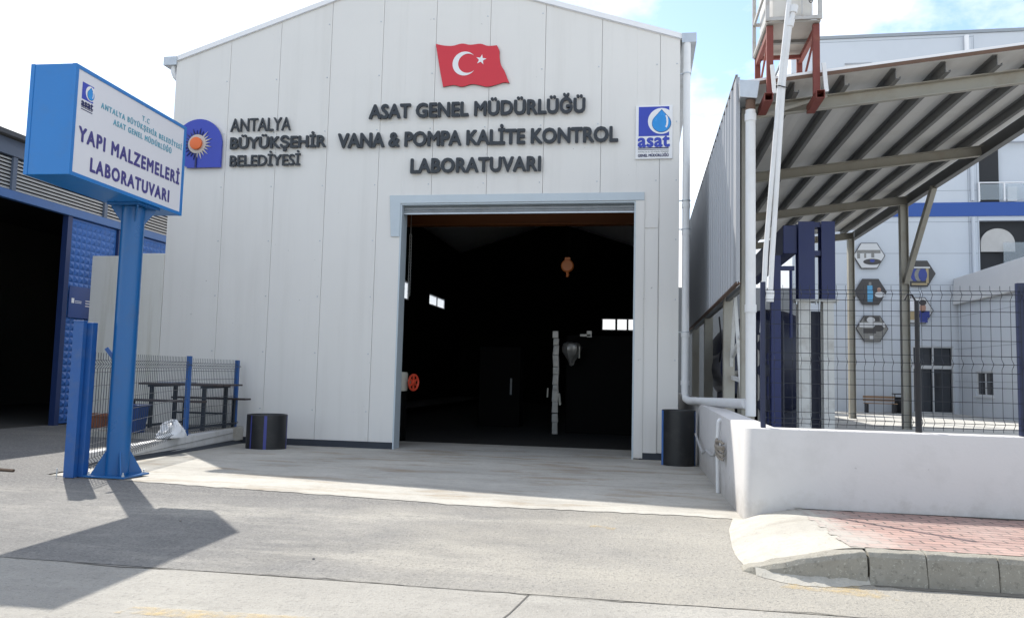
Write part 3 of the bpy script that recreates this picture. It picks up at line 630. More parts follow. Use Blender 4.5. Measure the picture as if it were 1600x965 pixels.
MB().prism([(x, YF-.058, z) for x, z in crescent((5.454, 8.712), .288, (5.532, 8.715), .232)], (0,-.006,0)).build('crescent', 'white', t)
st = [( .128*math.cos(math.radians(80+36*i))*(1 if i%2==0 else .40), .128*math.sin(math.radians(80+36*i))*(1 if i%2==0 else .40)) for i in range(10)]
MB().prism([(5.848+x, YF-.058, 8.79+z) for x, z in st], (0,-.006,0)).build('star', 'white', t)

# ---- water-drop board
def drop_pts(cx, cz, r, tip, n=40):
    """pointed drop: round below, straight flanks to the tip at height tip above the centre"""
    A = math.acos(r/tip); out = []
    for i in range(n+1):
        an = PI/2 + A + (2*PI-2*A)*i/n; out.append((cx + r*math.cos(an), cz + r*math.sin(an)))
    return out + [(cx, cz+tip)]
def water_logo(parent, P, s, txt=True, layer=.003):
    """P(a,b,c): point at a,b (0..1 of the blue square's side from its lower left), c out of the board; s = metres per side"""
    def pr(mb, pts, c0, c1):
        e = P(0,0,c1)-P(0,0,c0); return mb.prism([P(x,z,c0) for x, z in pts], e)
    sq = [(0,0),(1,0),(1,.0),(1,1),(0,1)]
    pr(MB(), [(0,0),(1,0),(1,1),(0,1)], .0008, layer).build('blue_square', 'logo_blue', parent)
    R = .44; ccx, ccz = .745, .505
    pts = [(min(ccx+R*math.cos(2*PI*i/64), 1.012), ccz+R*math.sin(2*PI*i/64)) for i in range(64)]
    pr(MB(), pts, layer+.0005, layer*2).build('white_circle', 'white', parent)
    pr(MB(), drop_pts(.75, .43, .315, .475), layer*2+.0005, layer*3).build('drop_edge', 'drop_dark', parent)
    pr(MB(), drop_pts(.745, .435, .298, .445), layer*3+.0005, layer*4).build('drop', 'drop', parent)
    hl = [(.90+.13*math.cos(x)-.06, .48+.26*math.sin(x)) for x in [math.radians(-55+110*i/16) for i in range(17)]] + [(.86+.11*math.cos(x)-.06, .49+.25*math.sin(x)) for x in [math.radians(52-100*i/16) for i in range(17)]]
    pr(MB(), hl, layer*4+.0005, layer*5).build('glint', 'white', parent)
bx0, bx1, bz0, bz1 = 9.435, 10.245, 6.352, 7.575
t = thing('logo_board', (9.84, YF-.03, 6.35), 'white board with a blue square and a water drop near the hall right corner', 'sign board')
MB().box(bx0, bx1, YF-.045, YF-.008, bz0, bz1).build('board', 'white', t, bevel=.004)
s_ = .672; ox, oz = 9.50, 6.868
water_logo(t, lambda a_, b, c: V(ox+a_*s_, YF-.046-c, oz+b*s_), s_)
FY = YF-.0465
text_line('asat', (9.487, FY, 6.63), UX, NF, .69, .285, .004, .016, M['logo_blue'], t, squeeze=False)
MB().box(9.49, 10.165, FY-.003, FY, 6.585, 6.608).box(9.49, 10.165, FY-.003, FY, 6.555, 6.566).build('underline', 'navy', t)
text_line('ANTALYA SU VE ATIKSU İDARESİ', (9.49, FY, 6.495), UX, NF, .675, .036, .003, 0.0, M['grey'], t, name='caption', joined=True)
text_line('GENEL MÜDÜRLÜĞÜ', (9.49, FY, 6.40), UX, NF, .675, .058, .003, .003, M['navy'], t, name='caption', joined=True)

# ================================================================ INSIDE THE HALL
t = thing('crane_beam', (6.2, 6.0, 5.6), 'dark orange overhead crane girder just inside the top of the doorway', 'crane')
MB().box(-1.7, 10.2, 5.85, 6.15, 5.50, 5.54).box(-1.7, 10.2, 5.98, 6.02, 5.54, 6.0).box(-1.7, 10.2, 5.85, 6.15, 6.0, 6.04).build('girder', 'crane', t)
MB().box(7.3, 8.1, 5.75, 6.25, 6.15, 6.55).build('trolley', 'crane', t)
t = thing('crane_hook', (7.65, 6.0, 4.2), 'round orange hook block hanging in the dark doorway', 'hook')
a = MB(); a.lathe((7.65,6.0,4.40), [(0.001,-.09),(.14,-.085),(.17,-.05),(.17,.05),(.14,.085),(0.001,.09)], 28, axis='y'); a.box(7.58, 7.72, 5.93, 6.07, 4.5, 4.62); a.build('block', 'hook', t, smooth=True)
MB().tube([(7.65,6,4.26),(7.65,6,4.20),(7.67,6,4.16),(7.66,6,4.13),(7.62,6,4.14)], .04, 10).build('hook', 'hook', t, smooth=True)
MB().tube([(7.60,6,4.6),(7.60,6,6.2)], .008, 6).tube([(7.70,6,4.6),(7.70,6,6.2)], .008, 6).build('rope', 'machine', t)
t = thing('hand_chain', (3.72, 4.2, 3.4), 'thin pale hand chain hanging inside the upper left of the doorway', 'chain')
a = MB(); z = 5.0; k = 0
while z > 3.42:
    for xo in (3.70, 3.745):
        pts = []
        for i in range(9):
            an = 2*PI*i/8; d1 = .012*math.cos(an); pts.append((xo+(d1 if k%2 else 0), 4.6+(0 if k%2 else d1), z+.026*math.sin(an)))
        a.tube(pts, .004, 4, caps=False)
    z -= .042; k += 1
a.tube([(3.72,4.6,5.0),(3.72,4.6,5.75)], .006, 5)
a.build('links', 'chain', t)
t = thing('gate_valve', (3.7, 5.0, ZB), 'pale valve with a red handwheel just inside the doorway on the left', 'valve')
vy = 5.0
a = MB(); a.lathe((3.45,vy,1.28), [(.001,-.3),(.19,-.28),(.20,-.2),(.20,.16),(.17,.2),(.001,.2)], 24); a.build('body', 'valve', t, smooth=True)
a = MB(); a.tube([(3.6,vy,1.25),(3.74,vy,1.235)], .05, 12); a.tube([(3.74,vy,1.23),(3.84,vy,1.23)], .03, 12); a.build('stem', 'valve', t, smooth=True)
a = MB(); wc = V(3.81,vy,1.22); ax = V(.93,-.36,0).normalized(); e1 = V(0,0,1); e2 = ax.cross(e1)
a.tube([wc+(e1*math.cos(2*PI*i/24)+e2*math.sin(2*PI*i/24))*.20 for i in range(25)], .028, 8, caps=False)
for i in range(3): d = e1*math.cos(PI*i/3)+e2*math.sin(PI*i/3); a.bar(wc-d*.2, wc+d*.2, .05, .03, ax)
a.lathe(wc, [(.001,-.05),(.06,-.05),(.06,.05),(.001,.05)], 16, axis='x'); a.build('handwheel', 'wheel', t, smooth=True)
MB().box(3.3, 3.6, vy-.15, vy+.15, ZB, .98).build('pedestal', 'machine', t)
t = thing('test_rig', (7.05, 9.2, ZB), 'tall narrow steel test column with lugs inside the doorway', 'test machine')
rx, ry = 7.05, 9.2
a = MB(); rj = random.Random(6); z = ZB
while z < 2.6:
    h = rj.uniform(.12, .42); o1, o2 = rj.uniform(-.012,.012), rj.uniform(-.012,.012); w1, w2 = rj.uniform(.085,.105), rj.uniform(.085,.105); z2 = min(z+h, 2.62)
    a.add([(rx+o1-w1,ry-.06,z),(rx+o1+w1,ry-.06,z),(rx+o1+w1,ry+.06,z),(rx+o1-w1,ry+.06,z),(rx+o2-w2,ry-.05,z2),(rx+o2+w2,ry-.07,z2),(rx+o2+w2,ry+.06,z2),(rx+o2-w2,ry+.06,z2)], [(0,3,2,1),(4,5,6,7),(0,1,5,4),(1,2,6,5),(2,3,7,6),(3,0,4,7)])
    z = z2 + (.02 if rj.random() > .75 else .0005)
a.build('column', 'rig_steel', t, bevel=.012)
a = MB(); a.box(rx-.12, rx+.06, ry-.03, ry+.03, 2.62, 2.84); a.box(rx+.72, rx+1.05, ry-.03, ry+.03, 2.68, 2.76); a.box(rx+.92, rx+1.08, ry-.03, ry+.03, 2.66, 2.86); a.build('lug', 'rig_steel', t, bevel=.01)
a = MB(); k = 26; vs = []; prof = [(.001,-.45),(.06,-.42),(.10,-.32),(.17,-.22),(.27,-.05),(.29,.10),(.25,.20),(.16,.24),(.001,.22)]
for r, z in prof:
    for q in range(k):
        an = 2*PI*q/k; f = 1 + .28*mnoise.noise(V(2.2*math.cos(an), 2.2*math.sin(an), z*5)); vs.append((rx+.47+r*f*math.cos(an), ry+r*f*math.sin(an), 2.25+z*(1+.2*mnoise.noise(V(an,z*4,1)))))
a.add(vs, [(i_*k+q, i_*k+(q+1)%k, (i_+1)*k+(q+1)%k, (i_+1)*k+q) for i_ in range(len(prof)-1) for q in range(k)]); a.build('bowl', 'rig_steel', t, smooth=True)
a = MB(); a.tube([(rx+.72,ry-.2,2.02),(rx+.73,ry-.2,2.38)], .02, 8); a.tube([(rx-.22,ry-.2,.82),(rx-.21,ry-.2,1.10)], .022, 8); a.tube([(rx+.16,ry-.1,.6),(rx+.12,ry-.1,.95)], .035, 8); a.build('rod', 'valve', t, smooth=True)
t = thing('workshop_machine', (8.2, 10.2, ZB), 'big dark machine cabinet standing right of the steel test column', 'machine')
MB().box(7.3, 9.9, 9.8, 11.6, ZB, 2.75).build('cabinet', 'machine', t, bevel=.03)
t = thing('control_cabinet', (5.0, 12.0, ZB), 'dark low cabinet at the back of the dim hall', 'cabinet')
MB().box(4.2, 5.6, 11.5, 12.4, ZB, 2.4).build('body', 'machine', t, bevel=.02)
MB().box(5.27, 5.33, 11.46, 11.498, .8, 1.35).build('handle', 'grey', t)

# ================================================================ BLACK PIPE PIECES
def pipe_piece(c, r, z0, z1, stripes, label, sm):
    t = thing('pipe_section', (c[0], c[1], z0), label, 'pipe piece')
    w = .035; MB().lathe((c[0],c[1],0), [(r,z0),(r,z1-.008),(r-.008,z1),(r-w+.006,z1),(r-w,z1-.008),(r-w,z0),(r,z0)], 64).build('pipe_wall', 'hdpe', t, smooth=True)
    for an, wd in stripes:
        h = wd/r/2; MB().lathe((c[0],c[1],0), [(r+.001,z0+.01),(r+.003,z0+.01),(r+.003,z1-.012),(r+.001,z1-.012)], 4, an-h, an+h).build('stripe', sm, t)
    return t
pipe_piece((1.62,1.40), .425, gz(1.8,1.2)-.02, .50, [(math.radians(-112),.035),(math.radians(-68),.06),(math.radians(10),.05)], 'black plastic pipe piece with thin violet stripes on end beside the low wall', 'hdpe_stripe')
pipe_piece((10.37,1.62), .335, gz(10.4,1.2)-.02, .86, [(math.radians(-168),.16),(math.radians(-20),.05)], 'taller black plastic pipe piece with a light blue edge by the right side wall', 'hdpe_stripe2')

# ================================================================ PYLON SIGN
th = 1.608; SU = V(math.cos(th), math.sin(th), 0); SN = V(math.sin(th), -math.cos(th), 0); SO = V(3.0,-6.63,3.70)
SWD, SH, SD = 2.41, 1.333, .588
def SP(a_, b, c): return SO + SU*a_ + V(0,0,b) + SN*c
t = thing('pylon_sign', (2.66,-4.95,0), 'blue box sign with a white face on a thick round blue post', 'sign')
a = MB(); a.prism([SP(0,0,-.02),SP(SWD,0,-.02),SP(SWD,SH,-.02),SP(0,SH,-.02)], -SN*(SD-.04)); a.build('cabinet', 'sign_blue', t, bevel=.006)
for c0, c1 in ((-.02,0),(-SD,-SD+.02)):
    a = MB(); e = SN*(c1-c0)
    for q in ([(0,0),(SWD,0),(SWD,.045),(0,.045)], [(0,SH-.045),(SWD,SH-.045),(SWD,SH),(0,SH)], [(0,.045),(.045,.045),(.045,SH-.045),(0,SH-.045)], [(SWD-.045,.045),(SWD,.045),(SWD,SH-.045),(SWD-.045,SH-.045)]): a.prism([SP(x,z,c0) for x, z in q], e)
    # corner edge strips on the ends
    for aa in (-.006, SWD+.001): a.prism([SP(aa,0,c0-.03 if c0 > -.3 else c0),SP(aa+.005,0,c0-.03 if c0 > -.3 else c0),SP(aa+.005,SH,c0-.03 if c0 > -.3 else c0),SP(aa,SH,c0-.03 if c0 > -.3 else c0)], SN*.05)
    a.build('frame', 'sign_blue', t)
MB().prism([SP(.045,.045,-.018),SP(SWD-.045,.045,-.018),SP(SWD-.045,SH-.045,-.018),SP(.045,SH-.045,-.018)], SN*.008).build('sign_face', 'sign_face', t)
MB().prism([SP(.045,.045,-SD+.018),SP(SWD-.045,.045,-SD+.018),SP(SWD-.045,SH-.045,-SD+.018),SP(.045,SH-.045,-SD+.018)], -SN*.008).build('sign_face', 'sign_face', t)
SC0 = -.0095
def sline(body, a0, a1, b, cap, m, off): text_line(body, SP(a0,b,SC0), SU, SN, a1-a0, cap, .003, off, M[m], t, name='letter', mx=.88)
sline('T.C', 1.333, 1.50, 1.082, .066, 'txt_cyan', .001)
sline('ANTALYA BÜYÜKŞEHİR BELEDİYESİ', .487, 2.325, .962, .066, 'txt_cyan', .0028)
sline('ASAT GENEL MÜDÜRLÜĞÜ', .742, 2.065, .833, .068, 'txt_cyan', .0028)
sline('YAPI MALZEMELERİ', .125, 2.31, .445, .165, 'txt_purple', .0085)
sline('LABORATUVARI', .352, 2.085, .132, .160, 'txt_purple', .0085)
lg = .205
water_logo(t, lambda a_, b, c: SP(.13+a_*lg, .955+b*lg, SC0+c), lg, layer=.0015)
text_line('asat', SP(.127,.872,SC0), SU, SN, .208, .085, .003, .005, M['navy'], t, joined=True, name='lettering', squeeze=False)
MB().prism([SP(.13,.853,SC0),SP(.335,.853,SC0),SP(.335,.860,SC0),SP(.13,.860,SC0)], SN*.003).prism([SP(.13,.827,SC0),SP(.335,.827,SC0),SP(.335,.836,SC0),SP(.13,.836,SC0)], SN*.003).build('underline', 'navy', t)
pcx, pcy = 2.655, -4.95
MB().tube([(pcx,pcy,.02),(pcx,pcy,3.66)], .148, 32).build('post', 'pole_blue', t, smooth=True)
MB().box(pcx-.30, pcx+.30, pcy-.27, pcy+.27, .012, .036).build('base_plate', 'pole_blue', t, bevel=.004)
MB().box(pcx-.24, pcx+.24, pcy-.24, pcy+.24, 3.665, 3.699).build('top_flange', 'pole_blue', t, bevel=.004)
for k in range(4):
    an = PI/4 + k*PI/2; d = V(math.cos(an), math.sin(an), 0); p = V(pcx,pcy,0); s2 = d.cross(V(0,0,1))*.008
    MB().prism([p+d*.135+V(0,0,.036)-s2, p+d*.31+V(0,0,.036)-s2, p+d*.31+V(0,0,.06)-s2, p+d*.14+V(0,0,.36)-s2], s2*2).build('gusset', 'pole_blue', t)
    MB().prism([p+d*.135+V(0,0,3.665)-s2, p+d*.28+V(0,0,3.665)-s2, p+d*.28+V(0,0,3.64)-s2, p+d*.14+V(0,0,3.44)-s2], s2*2).build('gusset', 'pole_blue', t)
for k in range(4):
    x, y = pcx + (.25 if k & 1 else -.25), pcy + (.22 if k & 2 else -.22)
    MB().lathe((x,y,.036), [(.02,0),(.02,.018),(.009,.02),(.009,.05),(.001,.052)], 6).build('bolt', 'zinc', t)

# ================================================================ LEFT LOW WALL AND FENCE
a = MB()
p0, p1 = V(wallx(-4.15)-.02,-4.15,0), V(wallx(YF-.05)-.02,YF-.05,0)
wd = V(-.19,-.035,0)
a.add([p0+V(0,0,-.3),p1+V(0,0,-.45),p1+wd+V(0,0,-.45),p0+wd+V(0,0,-.3),p0+V(0,0,.185),p1+V(0,0,.09),p1+wd+V(0,0,.09),p0+wd+V(0,0,.185)], [(0,3,2,1),(4,5,6,7),(0,1,5,4),(1,2,6,5),(2,3,7,6),(3,0,4,7)])
lw_ = a.build('low_wall', 'low_white', bevel=.015); MB().add([p0+V(.02,0,-.3),p1+V(.02,0,-.45),p1+V(.004,0,-.19),p0+V(.004,0,.035),p0+V(.20,0,-.3),p1+V(.16,0,-.45),p1+V(.14,0,-.325),p0+V(.17,0,-.045)], [(0,1,2,3),(3,2,6,7),(4,7,6,5),(0,4,5,1),(0,3,7,4),(1,5,6,2)]).build('dark_foot', 'skirt', lw_); tag(lw_, 'low white painted kerb wall under the blue mesh fence on the left', 'low wall')  # dark sloped strip along the wall foot, spreading onto the apron
MB().tube([p0+V(.012,0,-.03)+V(.0,.3,0)*.0, lerp(p0,p1,.3)+V(.02,0,-.085), lerp(p0,p1,.55)+V(.02,0,-.10), p1+V(.02,0,-.17)], .011, 6).build('cable', 'cable', lw_)
t = thing('mesh_fence', (1.3,-2.0,0), 'blue post and wire mesh fence on the low white wall at left', 'fence')
def vee(z, zs, d=.05):
    for zc in zs:
        if abs(z-zc) < .06: return d*(1-abs(z-zc)/.06)
    return 0.0
def mesh_panel(p, q, z0a, z0b, z1a, z1b, bends, hor, sp, r, rh, out, m, par, top=.03):
    p, q = Vector(p), Vector(q); L = (q-p).length; n = max(1, int(L/sp)); d = (q-p)/L; nr = V(d.y,-d.x,0)*out; a = MB()
    prof_t = sorted({0.0, 1.0, *[b+e for b in bends for e in (-.035, 0, .035)]})
    for i in range(n+1):
        t_ = i/n; b = p + (q-p)*t_; z0, z1 = lerp(z0a,z0b,t_), lerp(z1a,z1b,t_)
        pts = []
        for f in prof_t:
            if 0 <= f <= 1: pts.append(b + V(0,0,lerp(z0,z1,f)) + nr*(.05 if any(abs(f-bb) < 1e-6 for bb in bends) else 0))
        a.tube(pts, r, 4, caps=False)
    for f in hor:
        pt = nr*(.05 if any(abs(f-bb) < 1e-6 for bb in bends) else 0) + nr*(r+rh)
        a.tube([p+pt+V(0,0,lerp(z0a,z1a,f)), q+pt+V(0,0,lerp(z0b,z1b,f))], rh, 5)
    return a.build('mesh_panel', m, par)
fo = V(-.11,-.02,0)
fa, fb_, fc = V(2.22,-5.17,0), V(wallx(-.31)-.02,-.31,0)+fo*.6, V(wallx(2.55)-.02,2.55,0)+fo*.6
BN, HR = (.065, .90), (.03, .065, .10, .215, .34, .465, .59, .715, .83, .865, .90, .935)
mesh_panel(fa, fb_, .03, .16, 1.66, 1.68, BN, HR, .095, .0042, .0048, 1, 'wire_grey', t)
mesh_panel(fb_, fc+V(-.02,.10,0), .16, .11, 1.66, 1.67, BN, HR, .095, .0042, .0048, 1, 'wire_grey', t)
MB().box(fb_.x-.04, fb_.x+.04, fb_.y-.04, fb_.y+.04, .12, 1.70).build('fence_post', 'fence_blue', t, bevel=.004)
MB().box(fc.x-.04, fc.x+.04, fc.y-.04, fc.y+.04, .08, 1.66).build('fence_post', 'fence_blue', t, bevel=.004)
for x, y in ((fb_.x, fb_.y),): MB().box(x-.07, x+.07, y-.07, y+.07, .165, .175).build('post_foot', 'fence_blue', t)
# gate post: two flat channels with a gap
a = MB(); a.box(2.12, 2.27, -5.29, -5.22, .006, 2.06); a.box(2.115, 2.275, -5.295, -5.215, 2.06, 2.075); a.build('gate_post', 'fence_blue', t, bevel=.004)
a = MB(); a.box(2.235, 2.34, -5.20, -5.10, .006, 2.055); a.build('gate_post', 'fence_blue', t, bevel=.004)
MB().bar((2.40,-4.98,1.72),(2.58,-4.9,1.46), .05, .05).build('latch', 'fence_blue', t)
MB().tube([(2.06,-5.33,.01),(2.06,-5.33,.13)], .008, 6).build('anchor_bolt', 'zinc', t)

# plastic bag on the low wall
rj = random.Random(21); a = MB(); bc = V(.93,-1.05,.17)
k, nr_ = 44, 14; vs = []
for i in range(nr_+1):
    f = i/nr_; r = .30*(1-f)**.55 if f < 1 else .001; r = min(r, .30); z = .27*math.sin(f*PI/2)
    for j in range(k):
        an = 2*PI*j/k; q = V(math.cos(an)*2.2, math.sin(an)*2.2, z*9); nn = mnoise.noise(q*1.3+V(3,1,2))*.30 + mnoise.noise(q*3.1)*.20
        rr = r*(1+nn*(.4+f)); vs.append(bc + V(rr*.75*math.cos(an), rr*1.1*math.sin(an), max(0.0, z*(1+.35*mnoise.noise(q*1.1+V(9,9,9)))) if i else 0.0))
a.add(vs, [(i*k+j, i*k+(j+1)%k, (i+1)*k+(j+1)%k, (i+1)*k+j) for i in range(nr_) for j in range(k)])
tag(a.build('plastic_bag', 'bag', smooth=True), 'crumpled white plastic sheet lying on the low wall against the fence', 'plastic bag')

# ---- picnic table, bin, planter
t = thing('picnic_table', (-.35, 1.6, .115), 'dark picnic table with attached benches behind the mesh fence', 'table')
PZ = .115
for k in range(4): pass
a = MB()
for k in range(4): a.box(-1.25, .62, 1.03+k*.28, 1.28+k*.28, 1.075, 1.115)
a.build('tabletop', 'table_wood', t, bevel=.005)
for x in (-.98, .27):
    for y in (1.12, 2.02): MB().box(x-.035, x+.035, y-.035, y+.035, PZ, 1.05).build('leg', 'table_steel', t)
    MB().box(x-.03, x+.03, 1.0, 2.15, 1.03, 1.074).build('crossbar', 'table_steel', t)
    MB().box(x-.025, x+.025, .45, 2.52, PZ+.06, PZ+.11).build('crossbar', 'table_steel', t)
for y in (.50, 2.40):
    MB().box(-1.25, .62, y-.14, y-.005, .745, .785).box(-1.25, .62, y+.005, y+.14, .745, .785).build('seat', 'table_wood', t, bevel=.004)
    for x in (-.98, .27): MB().box(x-.03, x+.03, y-.03, y+.03, PZ, .745).build('leg', 'table_steel', t)
MB().box(-.98, .27, 2.0, 2.04, .42, .46).build('stretcher', 'table_steel', t)
a = MB(); rj = random.Random(4)
for (cx, cy, w, d, an) in ((-.8,1.35,.16,.10,.3),(-.48,1.6,.22,.13,-.4),(-.40,1.4,.12,.1,.9)):
    c_, s2 = math.cos(an), math.sin(an); q = [(cx+x*c_-y*s2, cy+x*s2+y*c_) for x, y in ((-w,-d),(w,-d),(w,d),(-w,d))]
    a.prism([(x,y,1.118+rj.uniform(0,.012)) for x, y in q], (0,0,.018))
tag(a.build('papers', 'paper'), 'loose folded papers left on the dark picnic table', 'papers')
t = thing('waste_bin', (-.66,.12,.115), 'dark blue plastic waste bin beside the picnic table', 'bin')
a = MB(); a.add([(-.86,-.05,.115),(-.5,-.05,.115),(-.5,.25,.115),(-.86,.25,.115),(-.92,-.1,.66),(-.44,-.1,.66),(-.44,.3,.66),(-.92,.3,.66)], [(0,3,2,1),(0,1,5,4),(1,2,6,5),(2,3,7,6),(3,0,4,7),(4,5,6,7)]); a.build('body', 'bin_blue', t, bevel=.02)
MB().box(-.94, -.42, -.12, .32, .66, .69).build('rim', 'bin_blue', t, bevel=.01)
t = thing('planter', (-3.2, 2.3, 0), 'terracotta trough planter by the blue door', 'planter')
a = MB(); a.add([(-3.42,2.12,0),(-2.92,2.12,0),(-2.92,2.42,0),(-3.42,2.42,0),(-3.5,2.06,.27),(-2.84,2.06,.27),(-2.84,2.48,.27),(-3.5,2.48,.27)], [(0,3,2,1),(0,1,5,4),(1,2,6,5),(2,3,7,6),(3,0,4,7)]); a.build('trough', 'terra', t, bevel=.012)
a = MB(); a.holes(-3.53, -2.81, 2.03, 2.51, [(-3.47,-2.87,2.09,2.45)], 0, .05); a.v = [(x, z, .27+y) for x, y, z in a.v]; a.build('rim', 'terra', t, bevel=.006)
MB().box(-3.47, -2.87, 2.09, 2.45, .2, .25).build('soil', 'stick', t)
a = MB(); a.tube([(-.015,YF-.03,.36),(-.015,YF-.03,.80)], .018, 10); a.tube([(-.015,YF-.03,.80),(-.015,YF-.03,.83)], .024, 10)
tag(a.build('conduit', 'pvc', smooth=True), 'short thin white conduit standing against the hall wall behind the pipe piece', 'conduit')

# ---- low panel wall joining the hall to the workshop
t = thing('panel_wall', (-2.95, YF+.05, 0), 'low weathered white panel wall left of the hall', 'wall')
MB().box(-3.94, -3.19, YF, YF+.06, -.05, 4.18).box(-3.18, XL_-.01, YF, YF+.06, -.05, 4.24).build('panel', mat('old_panel', (0.68,0.67,0.63), .6, 0, .06, 1.5, dirt=(.40,.37,.28), dirt_amt=.5, dirt_scale=1.3, streak=True), t, bevel=.004)
MB().box(-3.185, -3.175, YF+.004, YF+.05, -.05, 4.16).build('joint', 'brown', t)

# ================================================================ LEFT WORKSHOP
WX = -4.32
t = thing('workshop_building', (WX, 3, 0), 'blue and grey workshop with a louvre band and a dark open gate at left', 'building')
a = MB()
for k in range(9):
    z = 5.32 + k*.082; a.prism([(WX-.03,-7,z+.052),(WX+.02,-7,z),(WX+.026,-7,z+.030),(WX-.02,-7,z+.062)], (0,19,0))
a.build('louvre', 'louvre', t)
a = MB()
for y in (-6, -3, 0.5, 3.55, 6.6, 9.7): MB().box(WX+.022, WX+.08, y-.06, y+.06, 5.30, 6.05).build('louvre_post', 'fascia', t)
MB().box(WX-.10, WX-.06, -7, 12, 5.2, 6.05).build('louvre_back', 'dark', t)
MB().box(WX-.05, WX+.10, -7, 12, 5.10, 5.295).build('lintel', 'beam_blue', t, bevel=.01)
MB().box(WX-.05, WX+.10, -7, 12, 6.06, 6.42).build('fascia', 'fascia', t)
MB().prism([(WX+.30,-7.2,6.43),(WX-9,-7.2,7.5),(WX-9,-7.2,7.6),(WX+.30,-7.2,6.53)], (0,19.5,0)).build('roof', mat('dark_roof', (.06,.065,.075), .6), t)
# opening with dark inside
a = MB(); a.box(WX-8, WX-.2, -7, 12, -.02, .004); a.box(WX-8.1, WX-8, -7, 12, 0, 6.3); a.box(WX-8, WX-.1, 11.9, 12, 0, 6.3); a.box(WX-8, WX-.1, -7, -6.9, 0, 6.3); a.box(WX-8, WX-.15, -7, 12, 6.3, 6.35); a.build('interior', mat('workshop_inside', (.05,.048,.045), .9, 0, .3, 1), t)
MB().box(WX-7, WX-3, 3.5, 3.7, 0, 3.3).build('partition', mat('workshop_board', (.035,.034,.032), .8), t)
def blue_door(y0, y1, z0, z1, name):
    d = MB(); d.box(WX-.06, WX+.0, y0, y1, z0, z1); leaf = d.build(name, 'door_blue', t)
    a = MB(); cw = .165; ny_, nz_ = max(1,int((y1-y0-.1)/cw)), int((z1-z0-.1)/cw); cy, cz = (y1-y0-.1)/ny_, (z1-z0-.1)/nz_
    for i in range(ny_):
        for j in range(nz_):
            ya, za = y0+.05+i*cy, z0+.05+j*cz; X0 = WX+.002
            a.add([(X0,ya,za),(X0,ya+cy,za),(X0,ya+cy,za+cz),(X0,ya,za+cz),(X0+.045,ya+cy/2,za+cz/2)], [(0,1,4),(1,2,4),(2,3,4),(3,0,4)])
    a.build('embossed_panel', 'door_blue', leaf); return leaf
blue_door(2.40, 4.12, .04, 5.08, 'gate_leaf'); blue_door(4.32, 11.8, .04, 5.08, 'gate_leaf')
MB().box(WX-.08, WX+.07, 2.24, 2.39, 0, 5.09).box(WX-.08, WX+.07, 4.13, 4.31, 0, 5.09).build('gate_post', 'door_frame_blue', t)
sp = MB().box(WX+.055, WX+.075, 2.45, 3.42, 2.62, 3.40).build('notice_plate', mat('plate_blue', (.02,.06,.22), .4), t, bevel=.003)
a = MB(); X0 = WX+.0755
MB().box(X0, X0+.003, 2.53, 2.62, 2.98, 3.10).build('notice_mark', 'white', sp)
for zz in (3.03, 2.99): MB().box(X0, X0+.003, 2.65, 2.88, zz, zz+.014).build('notice_line', 'white', sp)
for k, w in enumerate((.30,.34,.27)): MB().box(X0, X0+.003, 3.02, 3.02+w, 3.056-k*.065, 3.078-k*.065).build('notice_line', 'white', sp)
tag(MB().tube([(-.6,-4.93,.03),(.2,-4.90,.03),(.75,-4.96,.022),(1.13,-5.0,.018)], .022, 6).build('stick', 'stick'), 'thin brown strip of wood lying on the asphalt at far left', 'stick')

# ================================================================ RETAINING WALL AND FENCE ON THE RIGHT
WT = 1.0
t = thing('retaining_wall', (12, -5.9, 0), 'pale grey painted retaining wall along the red pavement under the dark mesh fence', 'wall')
plan = [(10.703,-5.82)] + [(10.883-.18*math.cos(PI/2*i/6), -5.82-.18*math.sin(PI/2*i/6)) for i in range(1,6)] + [(10.883,-6.0),(60,-6.0),(60,-5.72),(11.05,-5.72),(11.07,1.4),(11.12,12),(10.84,12),(10.765,1.42)]
MB().prism([(x,y,-.45) for x, y in plan], (0,0,.45+WT)).build('wall_body', 'render_white', t, bevel=.018, smooth=True)
t = thing('wall_conduit', (10.70,-3.3,0), 'white conduit with a looped grey cable and rag on the side of the retaining wall', 'conduit')
cx = 10.685
MB().tube([(cx,-3.22,gz(cx,-3.2)),(cx-.01,-3.22,.60),(cx,-3.22,.90)], .028, 12).tube([(cx,-3.22,.90),(cx+.02,-3.22,.93),(cx+.05,-3.2,.93)], .03, 12).build('conduit_pipe', 'pvc', t, smooth=True)
MB().tube([(cx-.01,1.2,.42),(cx-.02,.2,.32),(cx-.03,-.8,.24),(cx-.03,-1.6,.36),(cx-.03,-2.4,.36),(cx-.03,-3.0,.42),(cx-.03,-3.25,.50)], .022, 8).build('cable', 'cable', t, smooth=True)
rj = random.Random(8); a = MB()
for k in range(5):
    z = .46 + k*.052; a.tube([(cx-.02,-3.25,z),(cx-.06,-3.5+rj.uniform(-.1,.1),z+rj.uniform(-.02,.03)),(cx-.05,-3.95+rj.uniform(-.1,.1),z+rj.uniform(-.03,.03)),(cx-.01,-4.05,z)], rj.uniform(.016,.028), 6)
a.build('rag', 'rag', t, smooth=True)

